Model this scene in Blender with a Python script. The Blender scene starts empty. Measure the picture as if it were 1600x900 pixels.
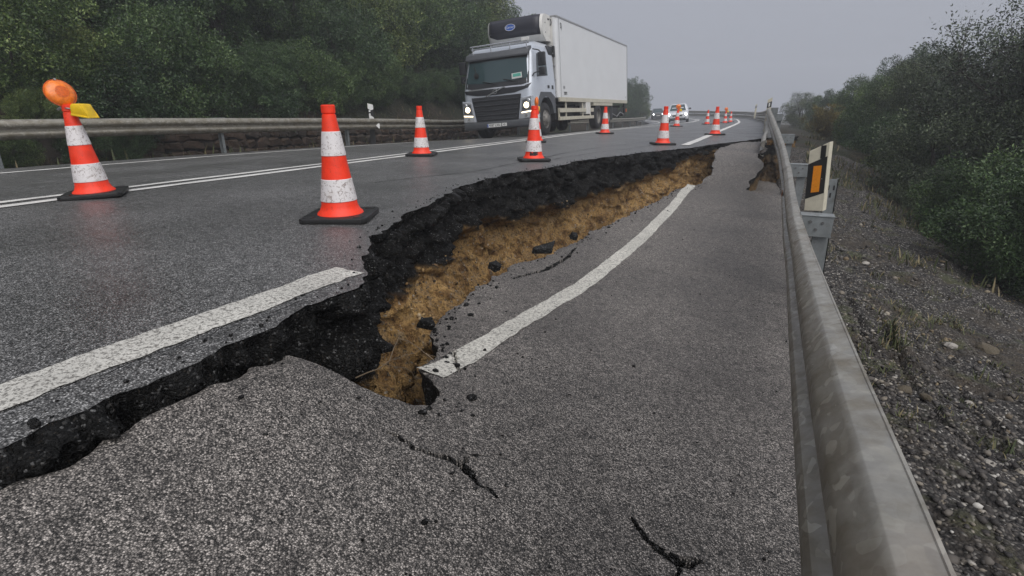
import bpy, bmesh, math, random
import numpy as np
from mathutils import Vector, Matrix

random.seed(7)
SC = bpy.context.scene
COL = SC.collection
R_ = math.radians

# ------------------------------------------------------------------ camera
cd = bpy.data.cameras.new('camera')
cam = bpy.data.objects.new('camera', cd)
COL.objects.link(cam)
cd.sensor_width = 36.0
cd.lens = 815.0 / 1600.0 * 36.0
cd.clip_start = 0.02
cd.clip_end = 2000
cam.location = (0, 0, 0.70)
cam.rotation_euler = (R_(90 - 19.086), 0, R_(27.03))
SC.camera = cam

# ------------------------------------------------------------------ sky, sun, exposure
SUN_ELEV, SUN_AZ = R_(52), R_(128)          # azimuth clockwise from +Y
wd = bpy.data.worlds.new('World')
SC.world = wd
wd.use_nodes = True
nt = wd.node_tree
nt.nodes.clear()
wo = nt.nodes.new('ShaderNodeOutputWorld')
bg = nt.nodes.new('ShaderNodeBackground')
sky = nt.nodes.new('ShaderNodeTexSky')
sky.sky_type = 'NISHITA'
sky.sun_disc = False
sky.sun_elevation = SUN_ELEV
sky.sun_rotation = SUN_AZ
sky.dust_density = 6.0
sky.air_density = 1.0
sky.ozone_density = 1.0
hs = nt.nodes.new('ShaderNodeHueSaturation')
hs.inputs['Saturation'].default_value = 0.22
mx = nt.nodes.new('ShaderNodeMix')
mx.data_type = 'RGBA'
mx.inputs[0].default_value = 0.80
mx.inputs[7].default_value = (4.55, 4.8, 5.6, 1)   # even overcast layer
nt.links.new(sky.outputs[0], hs.inputs['Color'])
nt.links.new(hs.outputs[0], mx.inputs[6])
nt.links.new(mx.outputs[2], bg.inputs[0])
bg.inputs[1].default_value = 0.052
nt.links.new(bg.outputs[0], wo.inputs[0])

sl = bpy.data.lights.new('sun', 'SUN')
sl.energy = 1.5
sl.angle = R_(75)
sl.color = (1.0, 0.97, 0.93)
sun = bpy.data.objects.new('sun', sl)
COL.objects.link(sun)
_d = Vector((math.sin(SUN_AZ) * math.cos(SUN_ELEV), math.cos(SUN_AZ) * math.cos(SUN_ELEV), math.sin(SUN_ELEV)))
sun.rotation_euler = _d.to_track_quat('Z', 'Y').to_euler()
sun.location = (5, -5, 30)

SC.view_settings.view_transform = 'Standard'
SC.view_settings.look = 'None'
SC.view_settings.gamma = 1
SC.view_settings.use_curve_mapping = False
SC.view_settings.exposure = 0.82
SC.render.engine = 'CYCLES'
SC.cycles.use_denoising = True
SC.cycles.max_bounces = 6
SC.cycles.diffuse_bounces = 3
SC.cycles.glossy_bounces = 3
SC.cycles.transmission_bounces = 3
SC.cycles.transparent_max_bounces = 6
SC.cycles.volume_bounces = 1
SC.cycles.sample_clamp_indirect = 5.0

# ------------------------------------------------------------------ noise
def _hash(ix, iy, iz, seed):
    n = (ix.astype(np.int64) * 374761393 + iy.astype(np.int64) * 668265263 + iz.astype(np.int64) * 2147483647 + seed * 974711) & 0x7fffffff
    n = ((n ^ (n >> 13)) * 1274126177) & 0x7fffffff
    n = ((n ^ (n >> 15)) * 2246822519) & 0x7fffffff
    n = n ^ (n >> 16)
    return (n % 65536) / 65535.0 * 2 - 1

def vnoise(x, y, z=0.0, seed=0):
    x = np.asarray(x, float); y = np.asarray(y, float); z = np.zeros_like(x) + z
    ix, iy, iz = np.floor(x), np.floor(y), np.floor(z)
    fx, fy, fz = x - ix, y - iy, z - iz
    fx, fy, fz = [t * t * (3 - 2 * t) for t in (fx, fy, fz)]
    r = 0
    for a in (0, 1):
        for b in (0, 1):
            for c in (0, 1):
                w = (fx if a else 1 - fx) * (fy if b else 1 - fy) * (fz if c else 1 - fz)
                r = r + w * _hash(ix + a, iy + b, iz + c, seed)
    return r

def fbm(x, y, z=0.0, f=1.0, octv=4, seed=0):
    r, a, t = 0, 1.0, 0
    for k in range(octv):
        r = r + a * vnoise(np.asarray(x) * f, np.asarray(y) * f, np.asarray(z) * f, seed + k * 17)
        t += a; a *= .5; f *= 2.03
    return r / t

def cells(x, y, z, f=1.0, seed=0):
    """cell noise: value per cell (-1..1) and distance to the nearest point"""
    x = np.asarray(x, float) * f; y = np.asarray(y, float) * f; z = np.asarray(z, float) * f
    ix, iy, iz = np.floor(x), np.floor(y), np.floor(z)
    best = np.full(x.shape, 9.0); val = np.zeros(x.shape)
    for a in (-1, 0, 1):
        for b in (-1, 0, 1):
            for c in (-1, 0, 1):
                cx, cy, cz = ix + a, iy + b, iz + c
                d = (cx + .5 + .5 * _hash(cx, cy, cz, seed) - x) ** 2 + (cy + .5 + .5 * _hash(cx, cy, cz, seed + 1) - y) ** 2 + (cz + .5 + .5 * _hash(cx, cy, cz, seed + 2) - z) ** 2
                m = d < best
                best = np.where(m, d, best); val = np.where(m, _hash(cx, cy, cz, seed + 3), val)
    return val, np.sqrt(best)

def jagged(t, step, seed):
    """piecewise-linear random offset with sharp corners, -1..1"""
    r = np.random.default_rng(seed)
    kn = np.cumsum(np.concatenate([[-6.0], r.uniform(.35, 1.65, 3000) * step]))
    return np.interp(t, kn, r.uniform(-1, 1, len(kn)))

def sstep(a, b, x):
    t = np.clip((np.asarray(x, float) - a) / (b - a), 0, 1)
    return t * t * (3 - 2 * t)

# ------------------------------------------------------------------ object helpers
def tag(o, label=None, cat=None, group=None, kind=None):
    if label: o['label'] = label
    if cat: o['category'] = cat
    if group: o['group'] = group
    if kind: o['kind'] = kind
    return o

def link(o, parent=None):
    COL.objects.link(o)
    if parent is not None: o.parent = parent
    return o

def empty(name, loc=(0, 0, 0), rz=0.0, mat=None):
    o = bpy.data.objects.new(name, None)
    o.empty_display_size = .1
    link(o)
    if mat is not None: o.matrix_world = mat
    else:
        o.location = loc; o.rotation_euler = (0, 0, rz)
    return o

def mesh_np(name, V, F, mat=None, parent=None, smooth=False, attrs=None):
    """V (n,3) array, F (m,3|4) int array -> one mesh object"""
    V = np.ascontiguousarray(V, dtype=np.float32); F = np.ascontiguousarray(F, dtype=np.int32)
    me = bpy.data.meshes.new(name)
    k = F.shape[1]
    me.vertices.add(len(V)); me.vertices.foreach_set('co', V.ravel())
    me.loops.add(F.size); me.loops.foreach_set('vertex_index', F.ravel())
    me.polygons.add(len(F))
    me.polygons.foreach_set('loop_start', np.arange(len(F), dtype=np.int32) * k)
    me.polygons.foreach_set('loop_total', np.full(len(F), k, dtype=np.int32))
    if smooth: me.polygons.foreach_set('use_smooth', np.ones(len(F), dtype=bool))
    me.update(calc_edges=True)
    for an, arr in (attrs or {}).items():
        at = me.attributes.new(an, 'FLOAT', 'POINT')
        at.data.foreach_set('value', np.ascontiguousarray(arr, dtype=np.float32).ravel())
    if mat: me.materials.append(mat)
    return link(bpy.data.objects.new(name, me), parent)

def grid_faces(n, m, close_m=False):
    i = np.arange(n - 1)[:, None]; j = np.arange(m if close_m else m - 1)[None, :]
    j2 = (j + 1) % m
    return np.stack([i * m + j, i * m + j2, (i + 1) * m + j2, (i + 1) * m + j], -1).reshape(-1, 4)

def grid(name, P, mat=None, parent=None, smooth=True, flip=False, attrs=None, close_m=False):
    n, m = P.shape[:2]
    F = grid_faces(n, m, close_m)
    if flip: F = F[:, ::-1]
    return mesh_np(name, P.reshape(-1, 3), F, mat, parent, smooth, attrs)

class BM:
    """collects shapes into one mesh part"""
    def __init__(self): self.b = bmesh.new()
    def box(self, lo, hi, bevel=0, seg=2, M=None):
        c = [(a + b) / 2 for a, b in zip(lo, hi)]; s = [abs(b - a) for a, b in zip(lo, hi)]
        m4 = Matrix.Translation(c) @ Matrix.Diagonal((*s, 1))
        if M is not None: m4 = M @ m4
        r = bmesh.ops.create_cube(self.b, size=1, matrix=m4)
        if bevel:
            es = list({e for v in r['verts'] for e in v.link_edges})
            bmesh.ops.bevel(self.b, geom=es, offset=bevel, segments=seg, affect='EDGES', profile=.5)
        return self
    def cyl(self, p0, p1, r0, r1=None, n=16, caps=True):
        p0, p1 = Vector(p0), Vector(p1); d = p1 - p0
        M = Matrix.Translation((p0 + p1) / 2) @ d.to_track_quat('Z', 'Y').to_matrix().to_4x4()
        bmesh.ops.create_cone(self.b, cap_ends=caps, segments=n, radius1=r0, radius2=r0 if r1 is None else r1, depth=d.length, matrix=M)
        return self
    def tube(self, pts, r, n=8):
        for a, b in zip(pts[:-1], pts[1:]): self.cyl(a, b, r, n=n)
        return self
    def prism(self, poly, axis, a, b, bevel=0, seg=2):
        """poly of 2D points in the two other axes, extruded along axis from a to b"""
        def mk(t, p):
            return {'x': (t, p[0], p[1]), 'y': (p[0], t, p[1]), 'z': (p[0], p[1], t)}[axis]
        va = [self.b.verts.new(mk(a, p)) for p in poly]; vb = [self.b.verts.new(mk(b, p)) for p in poly]
        n = len(poly); fs = []
        fs.append(self.b.faces.new(va)); fs.append(self.b.faces.new(vb[::-1]))
        for i in range(n): fs.append(self.b.faces.new((va[i], va[(i + 1) % n], vb[(i + 1) % n], vb[i])))
        bmesh.ops.recalc_face_normals(self.b, faces=fs)
        if bevel:
            es = list({e for f_ in fs for e in f_.edges})
            bmesh.ops.bevel(self.b, geom=es, offset=bevel, segments=seg, affect='EDGES', profile=.5)
        return self
    def lathe(self, prof, n=24, M=None, caps=True):
        rings = []
        for r, z in prof:
            rings.append([self.b.verts.new((M @ Vector((r * math.cos(t), r * math.sin(t), z))) if M is not None else (r * math.cos(t), r * math.sin(t), z))
                          for t in [2 * math.pi * i / n for i in range(n)]])
        for a, b in zip(rings[:-1], rings[1:]):
            for i in range(n): self.b.faces.new((a[i], a[(i + 1) % n], b[(i + 1) % n], b[i]))
        if caps:
            self.b.faces.new(rings[0][::-1]); self.b.faces.new(rings[-1])
        return self
    def poly(self, pts):
        self.b.faces.new([self.b.verts.new(p) for p in pts]); return self
    def data(self, name, mat=None, smooth=False, angle=None):
        me = bpy.data.meshes.new(name)
        self.b.normal_update()
        self.b.to_mesh(me); self.b.free()
        if mat: me.materials.append(mat)
        if smooth or angle:
            me.polygons.foreach_set('use_smooth', [True] * len(me.polygons))
            if angle: me.set_sharp_from_angle(angle=R_(angle))
        return me
    def build(self, name, mat=None, parent=None, smooth=False, angle=None):
        return link(bpy.data.objects.new(name, self.data(name, mat, smooth, angle)), parent)

def copy_tree(o, parent=None):
    c = o.copy(); link(c)
    c.parent = parent
    for ch in o.children: copy_tree(ch, c)
    return c

def text_data(name, s, size, mat, bold=0.0, extrude=0.0):
    cu = bpy.data.curves.new(name, 'FONT')
    cu.body = s; cu.size = size; cu.align_x = 'CENTER'; cu.align_y = 'CENTER'
    cu.offset = bold; cu.extrude = extrude; cu.resolution_u = 3
    t = bpy.data.objects.new(name, cu); COL.objects.link(t)
    bpy.context.view_layer.update()
    me = bpy.data.meshes.new_from_object(t.evaluated_get(bpy.context.evaluated_depsgraph_get()))
    bpy.data.objects.remove(t); bpy.data.curves.remove(cu)
    me.name = name
    me.materials.clear(); me.materials.append(mat)
    return me

# ------------------------------------------------------------------ materials
class NB:
    def __init__(self, name):
        self.m = bpy.data.materials.new(name); self.m.use_nodes = True
        self.t = self.m.node_tree; self.t.nodes.clear()
        self.out = self.n('ShaderNodeOutputMaterial'); self.p = self.n('ShaderNodeBsdfPrincipled')
        self.l(self.p.outputs[0], self.out.inputs[0])
    def n(self, ty, **kw):
        x = self.t.nodes.new(ty)
        for k, v in kw.items(): setattr(x, k, v)
        return x
    def l(self, a, b): self.t.links.new(a, b)
    def set(self, **kw):
        for k, v in kw.items():
            i = self.p.inputs[k.replace('_', ' ')]
            if hasattr(v, 'is_linked') or isinstance(v, bpy.types.NodeSocket): self.l(v, i)
            else: i.default_value = (*v, 1) if isinstance(v, tuple) and len(v) == 3 else v
        return self
    def coord(self, w='Object'): return self.n('ShaderNodeTexCoord').outputs[w]
    def noise(self, scale, detail=3, vec=None, rough=.5, dist=0):
        x = self.n('ShaderNodeTexNoise'); x.inputs['Scale'].default_value = scale; x.inputs['Detail'].default_value = detail
        x.inputs['Roughness'].default_value = rough; x.inputs['Distortion'].default_value = dist
        self.l(vec if vec is not None else self.coord(), x.inputs['Vector']); return x.outputs['Fac']
    def voro(self, scale, vec=None, feature='F1'):
        x = self.n('ShaderNodeTexVoronoi', feature=feature); x.inputs['Scale'].default_value = scale
        self.l(vec if vec is not None else self.coord(), x.inputs['Vector']); return x
    def ramp(self, fac, stops, interp='LINEAR'):
        x = self.n('ShaderNodeValToRGB'); cr = x.color_ramp; cr.interpolation = interp
        while len(cr.elements) > 1: cr.elements.remove(cr.elements[-1])
        for i, (p, c) in enumerate(stops):
            e = cr.elements[0] if i == 0 else cr.elements.new(p)
            e.position = p
            c = (c, c, c) if isinstance(c, (int, float)) else c
            e.color = (*c, 1)
        self.l(fac, x.inputs[0]); return x.outputs[0]
    def mix(self, fac, a, b, mode='MIX'):
        x = self.n('ShaderNodeMix', data_type='RGBA', blend_type=mode)
        for i, v in ((0, fac), (6, a), (7, b)):
            if isinstance(v, bpy.types.NodeSocket): self.l(v, x.inputs[i])
            elif i == 0: x.inputs[0].default_value = v
            else: x.inputs[i].default_value = (*v, 1) if isinstance(v, tuple) else (v, v, v, 1)
        return x.outputs[2]
    def math(self, op, a, b=0.0):
        x = self.n('ShaderNodeMath', operation=op)
        for i, v in ((0, a), (1, b)):
            if isinstance(v, bpy.types.NodeSocket): self.l(v, x.inputs[i])
            else: x.inputs[i].default_value = v
        return x.outputs[0]
    def bump(self, height, strength=.5, dist=.01):
        x = self.n('ShaderNodeBump'); x.inputs['Strength'].default_value = strength; x.inputs['Distance'].default_value = dist
        self.l(height, x.inputs['Height']); self.l(x.outputs[0], self.p.inputs['Normal']); return self
    def attr(self, name):
        x = self.n('ShaderNodeAttribute'); x.attribute_name = name; return x

def asphalt(name, scale, stops, rough, big=(.7, 1.2), bumpd=.004, bstr=.8, warm=(1, .985, .96)):
    b = NB(name); co = b.coord()
    v = b.voro(scale, co)
    sep = b.n('ShaderNodeSeparateColor'); b.l(v.outputs['Color'], sep.inputs[0])
    stone = b.ramp(sep.outputs[0], stops)
    binder = b.ramp(v.outputs['Distance'], [(0, 1.0), (.38, .95), (.62, .30)])
    c = b.mix(1.0, stone, binder, 'MULTIPLY')
    n1 = b.noise(1.1, 4, co); n2 = b.noise(13, 3, co, .6); n3 = b.noise(45, 2, co)
    c = b.mix(1.0, c, b.ramp(n1, [(.3, big[0]), (.7, big[1])]), 'MULTIPLY')
    c = b.mix(1.0, c, b.ramp(n2, [(.28, .58), (.46, 1.0), (.75, 1.08)]), 'MULTIPLY')
    n4 = b.noise(75, 1, co, .5); n5 = b.noise(28, 2, co, .6)
    c = b.mix(1.0, c, b.ramp(n3, [(.32, .74), (.62, 1.12)]), 'MULTIPLY')
    c = b.mix(1.0, c, b.ramp(n5, [(.34, .84), (.62, 1.08)]), 'MULTIPLY')
    c = b.mix(1.0, c, b.ramp(n4, [(.26, .22), (.36, 1.0)]), 'MULTIPLY')
    c = b.mix(1.0, c, warm, 'MULTIPLY')
    r = b.ramp(n1, [(.3, rough[0]), (.7, rough[1])])
    b.set(Base_Color=c, Roughness=r, Specular_IOR_Level=.5)
    hgt = b.math('ADD', b.math('MULTIPLY', v.outputs['Distance'], -1.0), b.math('MULTIPLY', sep.outputs[0], .5))
    hgt = b.math('ADD', hgt, b.math('MULTIPLY', n3, .6))
    b.bump(hgt, bstr, bumpd)
    return b.m

M = {}
M['road'] = asphalt('asphalt_road', 220, [(0, .02), (.30, .09), (.6, .19), (.85, .32), (1, .58)], (.32, .48), big=(.75, 1.15), bumpd=.0018, bstr=.55, warm=(1, .99, .98))
M['slab'] = asphalt('asphalt_slab', 235, [(0, .020), (.26, .08), (.48, .22), (.78, .38), (1, .66)], (.50, .68), bumpd=.004, bstr=.9, warm=(1, .91, .835))

def paint(name, base, wear=.36, spots=.75):
    b = NB(name); co = b.coord()
    n = b.noise(60, 4, co, .65); n2 = b.noise(4, 3, co)
    v = b.voro(105, co)
    v2 = b.voro(240, co); s2 = b.n('ShaderNodeSeparateColor'); b.l(v2.outputs['Color'], s2.inputs[0])
    c = b.mix(b.ramp(n, [(wear, 0), (wear + .14, 1)]), (.17, .16, .145), base)
    c = b.mix(b.ramp(s2.outputs[0], [(.80, 0), (.86, spots)]), c, (.12, .115, .105))
    c = b.mix(1.0, c, b.ramp(n2, [(.3, .78), (.7, 1.05)]), 'MULTIPLY')
    b.set(Base_Color=c, Roughness=.55)
    b.bump(b.math('ADD', b.math('MULTIPLY', v.outputs['Distance'], -.8), n), .6, .003)
    return b.m
M['paint'] = paint('road_paint', (.60, .585, .54))
M['paint_fresh'] = paint('road_paint_fresh', (.74, .73, .70), .24, .3)
M['paint_slab'] = paint('road_paint_slab', (.62, .60, .54))

b = NB('scarp'); co = b.coord()
at = b.attr('soil').outputs['Fac']
nA = b.noise(38, 5, co, .7); nB = b.noise(7, 5, co, .6); vo = b.voro(130, co)
sp = b.n('ShaderNodeSeparateColor'); b.l(vo.outputs['Color'], sp.inputs[0])
blk = b.ramp(sp.outputs[0], [(0, .004), (.6, .008), (.88, .018), (.96, .06), (1, .20)])
blk = b.mix(1.0, blk, b.ramp(nA, [(.3, .35), (.6, 1.2)]), 'MULTIPLY')
nC = b.noise(2.6, 4, co, .6)
soil = b.ramp(nB, [(.28, (.09, .048, .020)), (.40, (.27, .155, .065)), (.52, (.54, .34, .135)), (.64, (.43, .29, .15)), (.80, (.66, .51, .30))])
soil = b.mix(b.ramp(nC, [(.42, 0), (.6, .75)]), soil, b.mix(1.0, soil, (.62, .60, .62), 'MULTIPLY'))
gv = b.voro(55, co); gs = b.n('ShaderNodeSeparateColor'); b.l(gv.outputs['Color'], gs.inputs[0])
soil = b.mix(b.ramp(gs.outputs[1], [(.90, 0), (.93, .7)]), soil, b.ramp(gs.outputs[2], [(0, (.05, .045, .04)), (.6, (.26, .22, .17)), (1, (.5, .46, .4))]))
soil = b.mix(1.0, soil, b.ramp(nA, [(.30, .18), (.50, 1.0), (.75, 1.25)]), 'MULTIPLY')
mpz = b.n('ShaderNodeMapping'); mpz.inputs['Scale'].default_value = (1, 1, .16); mpz.inputs['Rotation'].default_value = (.25, -.2, 0); b.l(co, mpz.inputs[0])
stk = b.noise(95, 3, mpz.outputs[0], .7, .4)
blk = b.mix(b.ramp(stk, [(.60, 0), (.70, .55)]), blk, (.085, .070, .055))  # fibrous streaks, with bright glints painted in as grey-brown colour
soil = b.mix(1.0, soil, b.ramp(stk, [(.34, .45), (.50, 1.0), (.7, 1.1)]), 'MULTIPLY')
b.set(Base_Color=b.mix(at, blk, soil), Roughness=b.ramp(at, [(0, .6), (1, .9)]), Specular_IOR_Level=.22)
b.bump(b.math('ADD', b.math('MULTIPLY', vo.outputs['Distance'], -.9), b.math('ADD', b.math('MULTIPLY', nA, 1.6), b.math('MULTIPLY', stk, 1.2))), 1.0, .012)
M['scarp'] = b.m

b = NB('broken_asphalt'); co = b.coord()
vo = b.voro(140, co); sp = b.n('ShaderNodeSeparateColor'); b.l(vo.outputs['Color'], sp.inputs[0])
nA = b.noise(38, 4, co, .7)
b.set(Base_Color=b.mix(1.0, b.ramp(sp.outputs[0], [(0, .004), (.7, .010), (.9, .035), (1, .16)]), b.ramp(nA, [(.3, .5), (.7, 1.2)]), 'MULTIPLY'), Roughness=.65, Specular_IOR_Level=.22)
b.bump(b.math('ADD', b.math('MULTIPLY', vo.outputs['Distance'], -1.0), nA), 1.0, .01)
M['black'] = b.m

b = NB('verge'); co = b.coord()
n1 = b.noise(1.6, 5, co); vo = b.voro(70, co); sp = b.n('ShaderNodeSeparateColor'); b.l(vo.outputs['Color'], sp.inputs[0])
n2 = b.noise(14, 4, co, .65)
st = b.ramp(sp.outputs[0], [(0, (.014, .012, .012)), (.5, (.050, .044, .041)), (.80, (.13, .116, .104)), (1, (.40, .38, .35))])
st = b.mix(1.0, st, b.ramp(vo.outputs['Distance'], [(0, 1), (.4, .9), (.65, .25)]), 'MULTIPLY')
dirt = b.ramp(n2, [(.3, (.016, .013, .010)), (.6, (.055, .042, .028)), (.8, (.10, .076, .045))])
c = b.mix(b.ramp(n1, [(.50, 0), (.64, .85)]), st, dirt)
moss = b.noise(3.1, 4, co)
c = b.mix(b.ramp(moss, [(.57, 0), (.68, .6)]), c, b.ramp(n2, [(.3, (.025, .035, .012)), (.6, (.075, .080, .026)), (.8, (.14, .12, .05))]))
b.set(Base_Color=c, Roughness=.85)
b.bump(b.math('ADD', b.math('MULTIPLY', vo.outputs['Distance'], -1.0), n2), 1.0, .012)
M['verge'] = b.m

b = NB('ground'); co = b.coord()
n1 = b.noise(.5, 5, co); n2 = b.noise(9, 5, co, .65)
c = b.ramp(n2, [(.3, (.012, .010, .008)), (.5, (.036, .027, .018)), (.72, (.085, .062, .040))])
c = b.mix(b.ramp(n1, [(.45, 0), (.6, .8)]), c, (.020, .028, .012))
b.set(Base_Color=c, Roughness=.95); b.bump(n2, 1.0, .15)
M['ground'] = b.m

def simple(name, col, rough=.5, metal=0.0, spec=.5, var=0.0, vscale=6, bump=0.0, bscale=40, coat=0.0, dirt=None):
    b = NB(name); co = b.coord()
    c = col
    if var:
        n = b.noise(vscale, 4, co, .6)
        c = b.mix(1.0, col, b.ramp(n, [(.3, 1 - var), (.7, 1 + var * .4)]), 'MULTIPLY')
    if dirt:
        n = b.noise(dirt[1], 5, co, .7)
        c = b.mix(b.ramp(n, [(dirt[2], 0), (dirt[3], dirt[4])]), c, dirt[0])
    b.set(Base_Color=c, Roughness=rough, Metallic=metal, Specular_IOR_Level=spec, Coat_Weight=coat)
    if bump: b.bump(b.noise(bscale, 3, co), bump, .004)
    return b.m

def rnd_coord(b):
    oi = b.n('ShaderNodeObjectInfo'); ad = b.n('ShaderNodeVectorMath', operation='ADD')
    sc_ = b.n('ShaderNodeVectorMath', operation='SCALE'); sc_.inputs[0].default_value = (7.3, 11.1, 5.7); b.l(oi.outputs['Random'], sc_.inputs['Scale'])
    b.l(b.coord(), ad.inputs[0]); b.l(sc_.outputs[0], ad.inputs[1]); return ad.outputs[0]
b = NB('cone_orange'); co = rnd_coord(b)
n1 = b.noise(14, 4, co, .6); n2 = b.noise(26, 6, co, .75, 1.5); n3 = b.noise(5, 3, co)
c = b.mix(1.0, (.96, .042, .008), b.ramp(n1, [(.3, .82), (.7, 1.05)]), 'MULTIPLY')
c = b.mix(b.ramp(n2, [(.58, 0), (.68, .6)]), c, (.22, .035, .02))
c = b.mix(b.ramp(n3, [(.5, 0), (.8, .35)]), c, (.60, .09, .04))
b.set(Base_Color=c, Roughness=b.ramp(n1, [(.3, .34), (.7, .55)])); M['cone'] = b.m
M['cone_white'] = None
b = NB('cone_white'); co = rnd_coord(b)
n1 = b.noise(22, 7, co, .75, 2.2); n2 = b.noise(7, 4, co, .6, .8)
c = b.mix(b.ramp(n1, [(.53, 0), (.60, .8)]), (.74, .71, .71), (.20, .15, .13))
c = b.mix(b.ramp(n2, [(.5, 0), (.75, .5)]), c, (.42, .36, .31))
b.set(Base_Color=c, Roughness=.4)
M['cone_white'] = b.m
M['rubber'] = simple('rubber_black', (.012, .012, .012), .45, var=.3, bump=.3)
M['ink'] = simple('black_ink', (.01, .01, .01), .6)
M['amber'] = simple('amber_lens', (.95, .22, .01), .22, var=.35, vscale=30, bump=.5, bscale=160, coat=.5)
M['amber_dark'] = simple('amber_lens_core', (.75, .13, .005), .3, var=.3, vscale=50, bump=.6, bscale=200)
M['yellow'] = simple('yellow_plastic', (.80, .52, .01), .4, var=.25, vscale=16, dirt=((.3, .18, .02), 20, .6, .8, .5))
M['wire'] = simple('steel_wire', (.35, .34, .33), .4, .9)

b = NB('galvanized'); co = b.coord()
mp = b.n('ShaderNodeMapping'); mp.inputs['Scale'].default_value = (1.0, .55, 1.0); b.l(co, mp.inputs[0])
nz = b.n('ShaderNodeTexNoise'); nz.inputs['Scale'].default_value = 14; b.l(mp.outputs[0], nz.inputs['Vector'])
ad = b.n('ShaderNodeVectorMath', operation='MULTIPLY_ADD'); b.l(nz.outputs['Color'], ad.inputs[0]); ad.inputs[1].default_value = (.12, .12, .12); b.l(mp.outputs[0], ad.inputs[2])
vo = b.voro(46, ad.outputs[0]); sp = b.n('ShaderNodeSeparateColor'); b.l(vo.outputs['Color'], sp.inputs[0])
n1 = b.noise(2.2, 4, co); n2 = b.noise(7, 5, co, .65)
c = b.ramp(sp.outputs[0], [(0, (.36, .347, .315)), (.60, (.39, .374, .335)), (.86, (.42, .405, .36)), (.95, (.44, .43, .39)), (1, (.46, .447, .405))])
c = b.mix(b.ramp(n2, [(.46, 0), (.70, .75)]), c, (.20, .172, .125))
n6 = b.noise(26, 4, co, .7); c = b.mix(1.0, c, b.ramp(n6, [(.3, .82), (.7, 1.08)]), 'MULTIPLY')
c = b.mix(b.ramp(n1, [(.60, 0), (.78, .3)]), c, (.32, .20, .12))
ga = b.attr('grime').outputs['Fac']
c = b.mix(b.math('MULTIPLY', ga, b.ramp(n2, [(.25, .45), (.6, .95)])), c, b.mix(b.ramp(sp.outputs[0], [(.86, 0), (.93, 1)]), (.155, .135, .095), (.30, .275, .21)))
b.set(Base_Color=c, Roughness=b.ramp(sp.outputs[1], [(0, .38), (1, .6)]), Metallic=.5)
b.bump(n2, .15, .004)
M['galv'] = b.m
M['galv_dull'] = simple('galvanized_dull', (.26, .28, .285), .6, .45, var=.3, vscale=9, dirt=((.13, .12, .10), 12, .55, .75, .6))
M['rust'] = simple('rusty_steel', (.28, .11, .04), .85, .1, var=.4)
M['bolt'] = simple('bolt_steel', (.16, .16, .16), .5, .7)

b = NB('leaf'); at = b.attr('rnd').outputs['Fac']
oi = b.n('ShaderNodeObjectInfo')
c = b.ramp(at, [(0, (.012, .024, .010)), (.40, (.038, .068, .024)), (.75, (.085, .125, .046)), (1, (.20, .24, .12))])
c = b.mix(1.0, c, b.ramp(oi.outputs['Random'], [(0, (.42, .58, .52)), (.35, (.68, .85, .66)), (.7, (1.05, 1.15, .75)), (1, (1.5, 1.35, .85))]), 'MULTIPLY')
b.set(Base_Color=c, Roughness=.45, Specular_IOR_Level=.45)
M['leaf'] = b.m
b = NB('leaf_grey'); at = b.attr('rnd').outputs['Fac']
c = b.ramp(at, [(0, (.018, .024, .015)), (.45, (.048, .060, .038)), (.8, (.095, .115, .070)), (1, (.20, .22, .15))])
oi = b.n('ShaderNodeObjectInfo')
c = b.mix(1.0, c, b.ramp(oi.outputs['Random'], [(0, (.62, .72, .70)), (.5, (1.0, 1.1, .85)), (1, (1.4, 1.45, 1.0))]), 'MULTIPLY')
b.set(Base_Color=c, Roughness=.5)
M['leaf_grey'] = b.m
b = NB('leaf_broom'); at = b.attr('rnd').outputs['Fac']
c = b.ramp(at, [(0, (.05, .035, .012)), (.5, (.13, .11, .03)), (.85, (.22, .17, .035)), (1, (.30, .22, .05))])
b.set(Base_Color=c, Roughness=.6)
M['leaf_broom'] = b.m
b = NB('grass'); at = b.attr('rnd').outputs['Fac']
c = b.ramp(at, [(0, (.03, .045, .012)), (.5, (.07, .08, .025)), (.8, (.16, .13, .06)), (1, (.26, .21, .12))])
b.set(Base_Color=c, Roughness=.7)
M['grass'] = b.m
M['bark'] = simple('bark', (.05, .042, .035), .9, var=.4, bump=1.0)
M['root'] = simple('root', (.20, .15, .10), .8, var=.4)
M['stone'] = simple('wall_stone', (.075, .050, .034), .9, var=.5, vscale=5, bump=1.0, bscale=25)
M['stone2'] = simple('wall_stone_grey', (.055, .043, .034), .9, var=.5, vscale=5, bump=1.0, bscale=25)
M['mortar'] = simple('wall_mortar', (.045, .036, .028), .95, var=.4, bump=1.0)
M['pebble'] = None
b = NB('pebble'); at = b.attr('rnd').outputs['Fac']
b.set(Base_Color=b.ramp(at, [(0, (.016, .014, .014)), (.5, (.055, .048, .044)), (.78, (.13, .115, .10)), (.95, (.22, .19, .15)), (1, (.48, .46, .43))]), Roughness=.75)
M['pebble'] = b.m
M['rock_y'] = simple('ochre_rock', (.14, .115, .08), .85, var=.5, vscale=20, bump=1.0, bscale=60)
M['rock_w'] = simple('pale_rock', (.42, .39, .35), .8, var=.3, vscale=20, bump=.8, bscale=60)

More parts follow.
